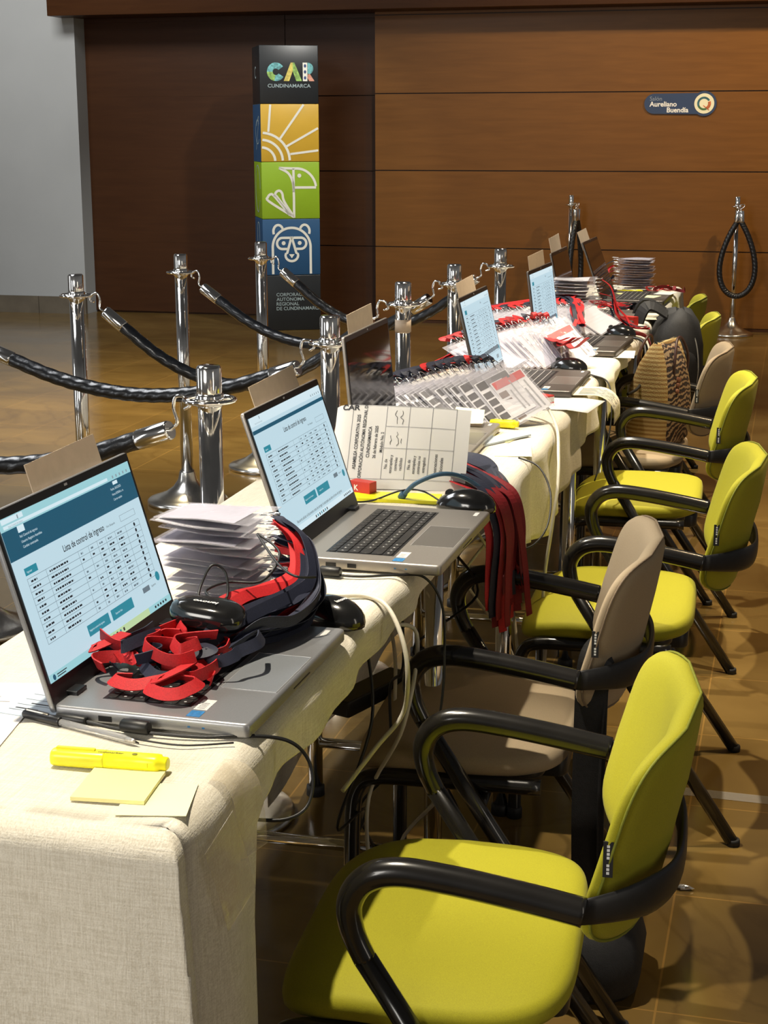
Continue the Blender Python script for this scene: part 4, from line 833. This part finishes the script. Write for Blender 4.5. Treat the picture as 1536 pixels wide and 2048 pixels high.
# glossy black mouse lying on the heap with its cord in loops
t_ = thing('computer_mouse', (-.672, 1.752, .812), 'glossy black mouse lying on the heap of lanyards, its cord looped beside it', 'mouse', 'black mice on the tables', R(-4))
b_ = M(); rs = []
for k_, h in ((.90, .0), (1., .006), (1., .016), (.93, .023), (.75, .0275), (.4, .030), (.02, .0305)): rs.append([(.047 * k_ * abs(cos(a)) ** .7 * (1 if cos(a) > 0 else -1), .031 * k_ * abs(sin(a)) ** .7 * (1 if sin(a) > 0 else -1), h - .004 * cos(a) * k_) for a in [2 * pi * i / 28 for i in range(28)]])
b_.rings(rs, 'mouse_black', True, True); b_.build('shell', t_)
q_ = M(); q_.text('lenovo', .012, (.018, -.008, .0306), (-1, 0, .05), (0, -1, .05), 'print_white', bold=.03); q_.build('print', t_, label='white lettering')
c_ = M(); c_.tube(cat_rom([(-.03, .03, .012), (-.035, .055, .03), (-.028, .075, .052), (-.012, .08, .042), (-.002, .06, .016), (-.01, .035, .022), (-.025, .05, .026), (-.01, .08, .03), (.03, .10, .030), (.03, .16, .05), (-.015, .20, .062), (-.01, .19, .060), (.04, .13, .045), (.075, .10, .04), (.095, .12, .035)], 8), .0017, 'cable_black', 8); c_.build('cord', t_)

def slab(name, loc, rz, w_, d, h, mt, label, cat, group=None, extra=None, rx=0., ry=0.):
    m_ = M(); m_.box((-w_ / 2, -d / 2, 0), (w_ / 2, d / 2, h), mt)
    if extra: extra(m_)
    o = m_.build(name, None, label=label, cat=cat, group=group); o.location = loc; o.rotation_euler = (rx, ry, R(rz)); return o
def highlighter(x, y, rz, label, z=ZT):
    t_ = thing('highlighter', (x, y, z + .0095), label, 'marker', 'yellow highlighters on the tables', R(rz))
    b_ = M(); sec = lambda k_: [(.0105 * k_ * abs(cos(a)) ** .75 * (1 if cos(a) > 0 else -1), .0092 * k_ * abs(sin(a)) ** .75 * (1 if sin(a) > 0 else -1)) for a in [2 * pi * i / 20 for i in range(20)]]
    def bodyx(xs, mt, mm): mm.rings([[(x_, a, b) for a, b in sec(k_)] for x_, k_ in xs], mt, True, True)
    bodyx([(-.004, 1.0), (.050, 1.0), (.0545, .95), (.0560, .74), (.0615, .72), (.063, .6)], 'highlighter', b_)
    b_.box((-.001, -.0109, -.002), (.044, -.0104, .0035), 'hl_cap'); b_.build('barrel', t_)
    c_ = M(); bodyx([(-.063, .86), (-.061, .96), (-.055, 1.01), (-.006, 1.03), (-.004, 1.0)], 'hl_cap', c_); c_.box((-.058, -.002, .009), (-.016, .002, .0115), 'hl_cap'); c_.build('cap', t_)
    q_ = M(); q_.text('textmarker', .006, (-.012, -.004, .0094), (1, 0, 0), (0, 1, 0), 'ink_olive', bold=.02); q_.poly([(.028 + .003 * cos(a), -.002 + .003 * sin(a), .0094) for a in [i * pi / 6 for i in range(12)]], 'ink_olive'); q_.build('print', t_, label='dark printed mark')
    return t_
highlighter(-.664, 1.434, 4, 'yellow highlighter lying nearest, by the pad of sticky notes')
highlighter(-.640, 3.462, -6, 'yellow highlighter on papers past the standing form')
highlighter(-.642, 6.48, 40, 'yellow highlighter before the farthest laptop')
slab('sticky_note_pad', (-.635, 1.389, ZT + .0006), 2, .076, .076, .004, 'sticky', 'pale yellow sticky note pad just under the nearest highlighter', 'notepad', rx=0)
bpy.context.scene.objects['sticky_note_pad'].rotation_euler = (0, 0, R(-28 + 34))
slab('sticky_note', (-.586, 1.372, ZT), 12, .070, .078, .0005, 'sticky_pale', 'single pale sticky note half under the sticky note pad', 'note')
t_ = thing('ballpoint_pen', (-.740, 1.524, ZT + .005), 'clear ballpoint pen with a black cap lying beside the nearest laptop', 'pen', None, R(-16.3))
M().tube([(-.028, 0, 0), (.06, 0, -.0006), (.072, 0, -.001)], .0042, 'pen_clear', 12, scale=[1, 1, .6]).build('barrel', t_); M().tube([(-.084, 0, .0004), (-.081, 0, .0004), (-.030, 0, .0003), (-.028, 0, .0003)], .0058, 'bezel', 14, scale=[.5, .9, 1, .95]).build('cap', t_, label='black cap with a clip')
M().box((-.078, -.0015, .0055), (-.046, .0015, .0072), 'chrome').build('cap_clip', t_); M().tube([(-.028, 0, 0), (.075, 0, -.001), (.083, 0, -.0022)], .0016, 'bezel', 8, scale=[1, 1, .4]).build('ink_refill', t_); M().tube([(.066, 0, -.001), (.076, 0, -.0012), (.079, 0, -.0016)], .0036, 'foil', 10, scale=[1, .7, .4]).build('tip', t_)
# printed sheets at the near laptop's back corner
def lines(n, w_, d):
    def f_(m_):
        for i in range(n):
            for j in range(2): xa = -w_ / 2 + .01 + j * w_ * .46; ya = -d / 2 + .012 + i * (d - .03) / n; m_.quad((xa, ya, .0007), (xa + w_ * .30 * (1 - .3 * (i % 3) * j), ya, .0007), (xa + w_ * .30 * (1 - .3 * (i % 3) * j), ya + .0022, .0007), (xa, ya + .0022, .0007), 'ink_grey')
    return f_
slab('printed_sheet', (-.905, 1.535, ZT), 10, .17, .22, .0006, 'paper', 'white printed sheet flat on the table behind the nearest laptop', 'paper', None, lines(12, .17, .22))
def grid_(m_):
    for i in range(5): m_.quad((-.05, -.035 + i * .017, .0007), (.05, -.035 + i * .017, .0007), (.05, -.034 + i * .017, .0007), (-.05, -.034 + i * .017, .0007), 'ink'); m_.quad((-.045 + .01 * i, -.030 + i * .017, .0007), (-.015 + .01 * i, -.030 + i * .017, .0007), (-.015 + .01 * i, -.027 + i * .017, .0007), (-.045 + .01 * i, -.027 + i * .017, .0007), 'ink')
slab('form_sheet', (-.795, 1.595, ZT + .0008), -8, .115, .10, .0006, 'paper_grey', 'bluish ruled form sheet sticking out under the nearest laptop', 'paper', None, grid_)

# the standing, slightly rolled form with rotated print
def form():
    t_ = thing('printed_form', (-.708, 2.80, ZT), 'white printed form standing on edge past the second laptop, text turned sideways', 'paper', None)
    W_, H_ = .262, .190; base = V((-.118, -.035, .002)); ux = V((.238, .055, -.004)).normalized(); lean = V((-.03, .52, .85)).normalized(); nrm = ux.cross(lean).normalized()
    def P(u, v, d=0.):
        v *= .88  # u across 0..W, v up 0..H, curled back at the u=0 side
        c_ = max(0, .03 - u) / .03; b_ = -.016 * c_ * c_ - .010 * (v / H_ - .5) ** 2 + .012 * sin(u * 9)
        return tuple(base + ux * (u + .008 * c_ * c_) + lean * (v - .006 * (u / W_) - .018 * (v / H_) * (u / W_) * .3) + nrm * (b_ + d))
    m_ = M(); nx, ny = 20, 12; k = ny + 1
    for dd, fl in ((0, 0), (-.0005, 1)):
        vs = [P(W_ * i / nx, H_ * j / ny, dd) for i in range(nx + 1) for j in range(ny + 1)]; fs = [(i * k + j, (i + 1) * k + j, (i + 1) * k + j + 1, i * k + j + 1) for i in range(nx) for j in range(ny)]
        m_.add(vs, [f[::-1] for f in fs] if fl else fs, 'paper', True)
    m_.build('sheet', t_)
    q_ = M()
    def tline(s_, size, u, v0, al='l', b=.010, mt='ink'):
        vs, fs = text2d(s_, b); x0 = min(p_[0] for p_ in vs); x1 = max(p_[0] for p_ in vs); sh = -x0 if al == 'l' else -(x0 + x1) / 2
        q_.add([P(u - y * size, v0 + (x + sh) * size, .0007) for x, y in vs], fs, mt)
    for i, s_ in enumerate(('ASAMBLEA CORPORATIVA 2025', 'CORPORACIÓN AUTÓNOMA REGIONAL DE', 'CUNDINAMARCA', '26 de febrero de 2025', 'Módulo No. 2')): tline(s_, .0088 if i < 3 else .0082, .055 + .0118 * i, .105, 'c', .015)
    for i, s_ in enumerate(('No. de', 'escarapelas y', 'controles', 'recibidos')): tline(s_, .0078, .1135 + .0092 * i, .056, 'c')
    for i, s_ in enumerate(('No. de', 'escarapelas y', 'controles no', 'entregados')): tline(s_, .0078, .1565 + .0092 * i, .056, 'c')
    for i, s_ in enumerate(('Observaciones', 'adicionales')): tline(s_, .0088, .206 + .0110 * i, .056, 'c')
    def hl(u0, v0, u1, v1, w_=.0005):
        n = 14; pts = [(u0 + (u1 - u0) * i / n, v0 + (v1 - v0) * i / n) for i in range(n + 1)]
        for (a, b), (c_, d) in zip(pts, pts[1:]):
            if abs(u1 - u0) > abs(v1 - v0): q_.quad(P(a, b - w_, .0006), P(c_, d - w_, .0006), P(c_, d + w_, .0006), P(a, b + w_, .0006), 'ink_grey')
            else: q_.quad(P(a - w_, b, .0006), P(a + w_, b, .0006), P(c_ + w_, d, .0006), P(c_ - w_, d, .0006), 'ink_grey')
    for u in (.104, .147, .190, .235): hl(u, .022, u, .190)
    for v in (.022, .092, .142, .190): hl(.040 if v in (.022, .190) else .104, v, .235, v)
    hl(.040, .022, .040, .190)
    gg = random.Random(4)
    for u, v, n in ((.118, .100, 5), (.128, .098, 7), (.138, .104, 3), (.122, .148, 7), (.133, .148, 7)):
        pts = [(u + gg.uniform(-.0035, .0035), v + k_ * .0052) for k_ in range(n)]
        c3 = cat_rom([P(a, b, .0008) for a, b in pts], 4); q_.tube(c3, .0004, 'ink', 4)
    vs, fs = text2d('CAR', .03); q_.add([P(.018 + x * .017, .178 + y * .017, .0007) for x, y in vs], fs, 'ink')
    q_.build('print', t_, label='black print, ruled table and handwriting')
form()
# yellow pad, papers and red box in front of the form
slab('yellow_notepad', (-.675, 2.715, ZT), 4, .16, .060, .006, 'highlighter', 'bright yellow notepad lying behind the second laptop', 'notepad')
slab('eraser_box', (-.742, 2.735, ZT + .0062), -20, .045, .022, .020, 'kores_red', 'small red box beside the second laptop hinge', 'box', None, lambda m_: m_.text('K', .014, (-.012, -.0112, .004), (1, 0, 0), (0, 0, 1), 'print_white', bold=.03))
slab('yellow_folder', (-.60, 2.745, ZT), -6, .10, .05, .0015, 'sticky_pale', 'pale yellow sheet under the mouse cord past the second laptop', 'paper')
def kmark(m_): m_.text('Kores', .013, (-.021, -.0154, .005), (1, 0, 0), (0, 0, 1), 'kores_red', bold=.03)
slab('small_box', (-.672, 3.38, ZT), 8, .050, .030, .024, 'box_beige', 'small beige box with red lettering at the edge of the standing form', 'box', None, kmark)
n_ = M(); n_.add(*(lambda p_: ([P_ for P_ in p_], [(0, 1, 2, 3), (3, 2, 4, 5)]))([(-.04, -.03, 0), (.035, -.035, .004), (.030, .012, .026), (-.035, .016, .030), (.02, .030, .004), (-.03, .034, .006)]), 'sticky_pale'); o = n_.build('sticky_note', None, label='folded pale yellow sticky note standing on the small beige box', cat='note'); o.location = (-.672, 3.38, ZT + .0245)
slab('sticky_note', (-.60, 3.335, ZT), -12, .076, .076, .0006, 'sticky', 'yellow sticky note flat on the cloth below the second highlighter', 'note'); slab('sticky_note', (-.545, 3.20, ZT), 10, .076, .11, .0006, 'sticky_pale', 'pale sticky note flat on the cloth nearest the drooping hem', 'note')
slab('white_folder', (-.600, 3.30, ZT + .001), 62, .19, .045, .004, 'paper_grey', 'narrow pale grey folder lying aslant past the standing form', 'folder')
def kb(m_): m_.box((-.0301, -.0201, .006), (.0301, .0201, .018), 'sticker_white'); m_.text('Kores', .012, (-.020, -.0203, .008), (1, 0, 0), (0, 0, 1), 'kores_red', bold=.03)
slab('eraser_box', (-.585, 3.80, ZT), -30, .060, .040, .022, 'kores_red', 'red and white box before the laptop with a lit list page', 'box', None, kb)
def sheet(pts_fn, nx, ny, mt, name, label, loc, ink=None):
    m_ = M(); k = ny + 1
    vs = [pts_fn(i / nx, j / ny) for i in range(nx + 1) for j in range(ny + 1)]; fs = [(i * k + j, (i + 1) * k + j, (i + 1) * k + j + 1, i * k + j + 1) for i in range(nx) for j in range(ny)]; m_.add(vs, fs, mt, True)
    if ink:
        for i in range(ink):
            v = .15 + .7 * i / ink; a, b, c_, d = pts_fn(.12, v), pts_fn(.85 - .1 * (i % 3), v), pts_fn(.85 - .1 * (i % 3), v + .012), pts_fn(.12, v + .012); m_.tube([tuple(V(pts_fn(.12 + (.73 - .1 * (i % 3)) * q / 6, v)) + V((0, 0, .0006))) for q in range(7)], .0004, 'ink_grey', 4)
    o = m_.build(name, None, label=label, cat='paper'); o.location = loc; s_ = o.modifiers.new('t', 'SOLIDIFY'); s_.thickness = .0005; return o
sheet(lambda u, v: (-.07 + .17 * u + .02 * v, -.09 + .18 * v, .0015 + .003 * u * u - .012 * max(0, u - .7) * 2), 10, 4, 'paper', 'printed_sheet', 'white sheet under the nearer lit list laptop, jutting over the table edge', (-.555, 3.80, ZT))
def droop(u, v):
    d = max(0, u - .35); a = min(1.3, d * 3.0); r_ = .055
    return (-.05 + .16 * min(u, .35) + (r_ * sin(a) if d > 0 else 0), -.08 + .14 * v + .03 * u, .004 - (r_ * (1 - cos(a)) if d > 0 else 0) - (max(0, d * 3 - 1.3) * r_))
sheet(droop, 16, 4, 'paper_cream', 'handwritten_sheet', 'cream handwritten sheet bending down over the table edge by the lit list laptop', (-.475, 3.98, ZT + .003), 7)
sheet(lambda u, v: (-.09 + .18 * u, -.06 + .11 * v, .002 + .010 * v * v), 8, 4, 'paper_cream', 'printed_sheet', 'cream sheet before the red lanyards near the farthest laptop', (-.545, 5.66, ZT + .002))
slab('printed_sheet', (-.475, 4.72, ZT), 4, .06, .16, .0008, 'paper', 'white sheet edge under the farthest lit laptop', 'paper')
slab('sticky_note', (-.64, 6.33, ZT + .019), 20, .07, .05, .0006, 'sticky', 'yellow sticky note before the farthest laptop', 'note'); slab('sticky_note', (-.555, 6.24, ZT + .019), -15, .10, .09, .0008, 'sticky_pale', 'pale note sheet on the keyboard of the farthest laptop', 'note'); slab('printed_sheet', (-.490, 6.38, ZT + .019), -10, .07, .11, .0008, 'paper', 'white sheet at the front of the farthest laptop', 'paper')
slab('red_ticket', (-.535, 5.45, ZT), 60, .03, .05, .030, 'kores_red', 'small red carton beside the cream sheet on the third table', 'box')

# ------------------------------------------------------------------ cables
def cable(pts, r, mt, label, name='cable', cat='cable', parts=None):
    o0 = V(pts[0]); c_ = M(); c_.tube([p_ - o0 for p_ in cat_rom(pts, 8)], r, mt, 8, hint=(.1, .2, 1))
    if not parts: o = c_.build(name, None, label=label, cat=cat); o.location = o0; return o
    t_ = thing(name, tuple(o0), label, cat); c_.build('cord', t_)
    for n_, a, b, rr_, m_ in parts:
        q_ = M(); q_.tube([V(a) - o0, V(a).lerp(V(b), .06) - o0, V(a).lerp(V(b), .94) - o0, V(b) - o0], rr_, m_, 14, hint=(0, 0, 1), scale=[.8, 1, 1, .8]); q_.build(n_, t_)
    return t_
Zc = ZT + .0035
cable([(-.762, 1.5385, .760), (-.735, 1.5365, .758), (-.705, 1.534, Zc), (-.670, 1.530, Zc), (-.60, 1.532, Zc), (-.552, 1.548, Zc), (-.515, 1.57, .745), (-.497, 1.585, .722), (-.488, 1.58, .695), (-.490, 1.56, .672), (-.510, 1.54, .664), (-.55, 1.53, .665)], .0021, 'cable_black', 'black power cord with a ferrite lump, running off the near laptop and down the cloth', 'laptop_charger', 'cable',
      [('plug', (-.775, 1.5385, .760), (-.738, 1.5365, .7585), .0052, 'cable_black'), ('ferrite_lump', (-.694, 1.533, .7600), (-.660, 1.530, .7600), .0078, 'cable_black')])
cable([(-.765, 1.534, .757), (-.74, 1.524, Zc), (-.71, 1.520, Zc), (-.66, 1.508, Zc), (-.61, 1.505, Zc), (-.56, 1.525, Zc)], .0011, 'cable_black', 'thin black wire lying along the near laptop power cord')
cable([(-.735, 2.217, .759), (-.705, 2.207, .757), (-.65, 2.196, Zc), (-.60, 2.195, Zc), (-.55, 2.215, Zc), (-.515, 2.25, .744), (-.490, 2.26, .70), (-.483, 2.25, .63), (-.485, 2.24, .55), (-.50, 2.23, .45)], .0021, 'cable_black', 'black power cord with a ferrite lump, running off the second laptop', 'laptop_charger', 'cable',
      [('plug', (-.745, 2.218, .7595), (-.71, 2.209, .758), .0052, 'cable_black'), ('ferrite_lump', (-.662, 2.196, .7595), (-.630, 2.194, .7595), .0078, 'cable_black')])
cable([(-.66, 2.12, Zc), (-.61, 2.092, Zc), (-.565, 2.098, Zc), (-.528, 2.075, .748), (-.500, 2.05, .71), (-.490, 2.04, .66), (-.50, 2.05, .60), (-.53, 2.02, .56), (-.56, 1.95, .52)], .0035, 'cable_white', 'off-white network cable crossing the cloth behind the near mouse', 'network_cable')
cable([(-.66, 2.70, ZT + .008), (-.63, 2.685, .79), (-.585, 2.70, .806), (-.546, 2.74, .788), (-.506, 2.76, .745), (-.485, 2.76, .68), (-.482, 2.79, .62), (-.50, 2.84, .56)], .0042, 'cable_blue', 'blue network cable arching over the second laptop corner and down', 'network_cable', 'cable', [('connector', (-.662, 2.70, ZT + .006), (-.655, 2.697, .768), .007, 'cable_blue')])
cable([(-.580, 2.665, Zc + .008), (-.62, 2.69, .775), (-.66, 2.70, .772), (-.71, 2.68, Zc), (-.74, 2.66, Zc)], .0016, 'cable_black', 'black mouse cord behind the second laptop')
cable([(-.70, 3.60, .775), (-.665, 3.64, .80), (-.61, 3.64, .815), (-.545, 3.58, .795), (-.495, 3.47, .76), (-.470, 3.34, .72), (-.462, 3.28, .66), (-.468, 3.25, .58), (-.48, 3.23, .45), (-.47, 3.20, .30), (-.50, 3.10, .20)], .0038, 'cable_white', 'white cable arching over the badges with black squares and down the drooping hem', 'network_cable')
cable([(-.52, 3.12, Zc), (-.475, 3.10, .742), (-.445, 3.06, .70), (-.440, 3.00, .65), (-.455, 2.94, .625), (-.48, 2.90, .62)], .0020, 'cable_black', 'black cord curving off the table edge beside the hanging lanyards')
cable([(-.55, 4.28, Zc), (-.51, 4.26, Zc), (-.468, 4.24, .74), (-.452, 4.20, .68), (-.455, 4.16, .60), (-.48, 4.1, .5)], .0022, 'cable_black', 'black cord running off beside the fan of clear badges')
cable([(-.50, 5.10, Zc), (-.455, 5.08, .745), (-.438, 5.02, .70), (-.435, 4.95, .66), (-.445, 4.86, .63), (-.47, 4.80, .62)], .0045, 'cable_black', 'thick black cord sagging off the edge by the farthest lit laptop')
cable([(-.49, 5.14, Zc), (-.450, 5.12, .745), (-.430, 5.08, .70), (-.428, 5.02, .66), (-.44, 4.96, .64)], .0035, 'cable_white', 'white cord sagging beside the thick black cord')
o = M().ribbon([V(p_) for p_ in cat_rom([(-.50, 5.20, ZT + .003), (-.455, 5.18, .75), (-.432, 5.15, .71), (-.425, 5.11, .66)], 6)], .02, 'dark_red_ribbon', (1, 0, .3), .0007).build('lanyard', None, label='red lanyard dangling off the edge by the farthest lit laptop', cat='lanyard')
# under the tables: power strip, cords, adapter, white box
t_ = thing('power_strip', (-.70, 2.62, .40), 'black power strip and hub with a green light hanging under the table', 'power strip', None, R(70)); M().rbox((-.10, -.025, 0), (.10, .025, .03), .006, .003, 'black_plastic').build('body', t_)
M().box((.092, -.0265, .012), (.101, -.018, .020), 'led_green').build('indicator_light', t_, label='glowing green light')
gU = 'tangled cords under the tables'
for i in range(9):
    y = [2.25, 2.3, 2.45, 2.55, 2.62, 2.7, 3.2, 3.3, 3.42][i]; mt = ['cable_white', 'cable_black', 'cable_black', 'cable_white', 'cable_black', 'cable_black', 'cable_white', 'cable_white', 'cable_black'][i]
    pts = [(-.60 + g.uniform(-.05, .05), y, .66)] + [(-.60 + g.uniform(-.09, .10), y + g.uniform(-.10, .12), .60 - .11 * k + g.uniform(-.04, .04)) for k in range(5)] + [(-.62, y + .1, .012), (-.55, y + .2, .010)]
    cable(pts, .0034 if 'white' in mt else .0026, mt, ('white' if 'white' in mt else 'black') + ' cord tangled in the shade under the table', 'cable')['group'] = gU + (' in white' if 'white' in mt else ' in black')
slab('power_adapter', (-.46, 2.10, .0), 20, .12, .055, .032, 'black_plastic', 'black power adapter on the floor before the nearer beige chair', 'adapter'); slab('power_adapter', (-.50, 2.22, .0), -15, .15, .06, .045, 'black_plastic', 'black adapter brick on the floor beneath the near cloth hem', 'adapter')

# ------------------------------------------------------------------ bags
t_ = thing('woven_bag', (-.390, 4.965, .447), 'tall woven bag with ochre stripes and dark patterned side on the beige chair', 'bag', None, R(-18))
b_ = M(); rs = []
for z, hx, hy, sx_ in ((0, .070, .085, 0), (.02, .085, .10, 0), (.10, .092, .105, 0), (.18, .082, .10, .004), (.25, .060, .095, .010), (.295, .030, .088, .016), (.31, .014, .080, .018)): rs.append([(sx_ + hx * abs(cos(a)) ** .7 * (1 if cos(a) > 0 else -1), hy * abs(sin(a)) ** .7 * (1 if sin(a) > 0 else -1), z + .012 * abs(sin(a)) * (z > .29)) for a in [2 * pi * i / 36 for i in range(36)]])
b_.rings(rs, 'woven', True, True)
n0 = len(rs) - 1; k = 36; mi = b_.mid('woven_pattern')
for i in range(n0):
    for j in range(k):
        if j >= 31 or j < 2:
            if i < 6: b_.mi[i * k + j] = mi
b_.build('body', t_)
M().tube(cat_rom([(.018, -.082, .318), (.018, -.05, .316), (.018, 0, .314), (.018, .05, .316), (.018, .082, .318)], 5), .006, 'zip', 8).build('zip', t_); 
for sx_ in (-1, 1):
    h = M(); h.tube(cat_rom([(.012 + sx_ * .055, -.05, .20), (.012 + sx_ * .060, -.055, .27), (.012 + sx_ * .050, -.02, .325), (.012 + sx_ * .050, .02, .325), (.012 + sx_ * .060, .05, .27), (.012 + sx_ * .055, .05, .20)], 6), .0045, 'leather', 8)
    hd = h.build('handle', t_)
    for q_ in range(3):
        bd = M(); c0 = (.012 + sx_ * .068, -.052 + .006 * q_, .19 + .017 * (q_ - 1)); bd.lathe([(.0001, -.009), (.006, -.007), (.009, 0), (.006, .007), (.0001, .009)], 'bead', 12, c0); bd.build('bead', hd)
t_ = thing('backpack', (-.405, 5.60, .46), 'black backpack resting against the back of a far lime green chair', 'bag', None, R(8))
b_ = M(); rs = []
for z, hx, hy, dx in ((0, .075, .10, 0), (.03, .10, .13, 0), (.12, .108, .14, .004), (.22, .098, .135, .012), (.29, .075, .12, .02), (.325, .045, .085, .026), (.335, .015, .03, .028)): rs.append([(dx + hx * abs(cos(a)) ** .7 * (1 if cos(a) > 0 else -1), hy * abs(sin(a)) ** .75 * (1 if sin(a) > 0 else -1), z + .006 * sin(3 * a)) for a in [2 * pi * i / 32 for i in range(32)]])
b_.rings(rs, 'bag_black', True, True); b_.build('body', t_)
p_ = M(); p_.rings([[(x * (1 - .4 * k_) + .01, -.125 - .035 * k_, z * 1.0) for x, z in [(.075 * abs(cos(a)) ** .6 * (1 if cos(a) > 0 else -1), .12 + .09 * abs(sin(a)) ** .6 * (1 if sin(a) > 0 else -1)) for a in [2 * pi * i / 24 for i in range(24)]]] for k_ in (0, .6, 1)], 'bag_black', True, True); p_.build('front_pocket', t_)
M().tube(cat_rom([(.075, -.118, .04), (.088, -.118, .14), (.075, -.112, .24), (.035, -.09, .305), (-.02, -.085, .30)], 6), .0028, 'zip_metal', 6).build('zip', t_)
for sy in (-1, 1): M().ribbon(cat_rom([(-.02, sy * .06, .32), (-.09, sy * .07, .35), (-.125, sy * .075, .26), (-.12, sy * .08, .12), (-.085, sy * .08, .05)], 6), .045, 'bag_black', (-1, 0, .3), .004).build('shoulder_strap', t_)

# ------------------------------------------------------------------ tape on the cloth corner, tape and litter on the floor
def tape(pts, w_, label, hint):
    o0 = V(pts[0]); o = M().ribbon([V(p_) - o0 for p_ in cat_rom(pts, 5)], w_, 'tape_clear', hint, .0003).build('clear_tape', None, label=label, cat='tape'); o.location = o0; return o
tape([(-.555, 1.455, .7532), (-.536, 1.455, .7515), (-.522, 1.452, .738), (-.515, 1.448, .71), (-.511, 1.445, .67)], .055, 'clear packing tape running over the cloth edge at the near corner', (.3, 0, 1)); tape([(-.523, 1.375, .722), (-.515, 1.385, .68), (-.508, 1.395, .63)], .07, 'clear packing tape gathering the cloth below the near corner', (1, -.1, .1))
fl = M(); fl.quad((-.30, 3.262, .0012), (1.2, 3.22, .0012), (1.2, 3.262, .0012), (-.30, 3.304, .0012), 'floor_tape'); fl.build('floor_tape', None, label='clear tape stuck across the stone floor under the chairs', cat='tape')
c_ = M(); gg = random.Random(9); c_.rings([[(r_ * cos(a) * (1 + gg.uniform(-.4, .4)), r_ * .5 * sin(a) * (1 + gg.uniform(-.4, .4)), z + gg.uniform(0, .002)) for a in [2 * pi * i / 9 for i in range(9)]] for r_, z in ((.012, .0005), (.017, .004), (.010, .008), (.002, .009))], 'foil', True, True, smooth=False); o = c_.build('crumpled_wrapper', None, label='small crumpled clear wrapper on the floor beside the nearest chair', cat='litter'); o.location = (-.138, 2.815, 0)
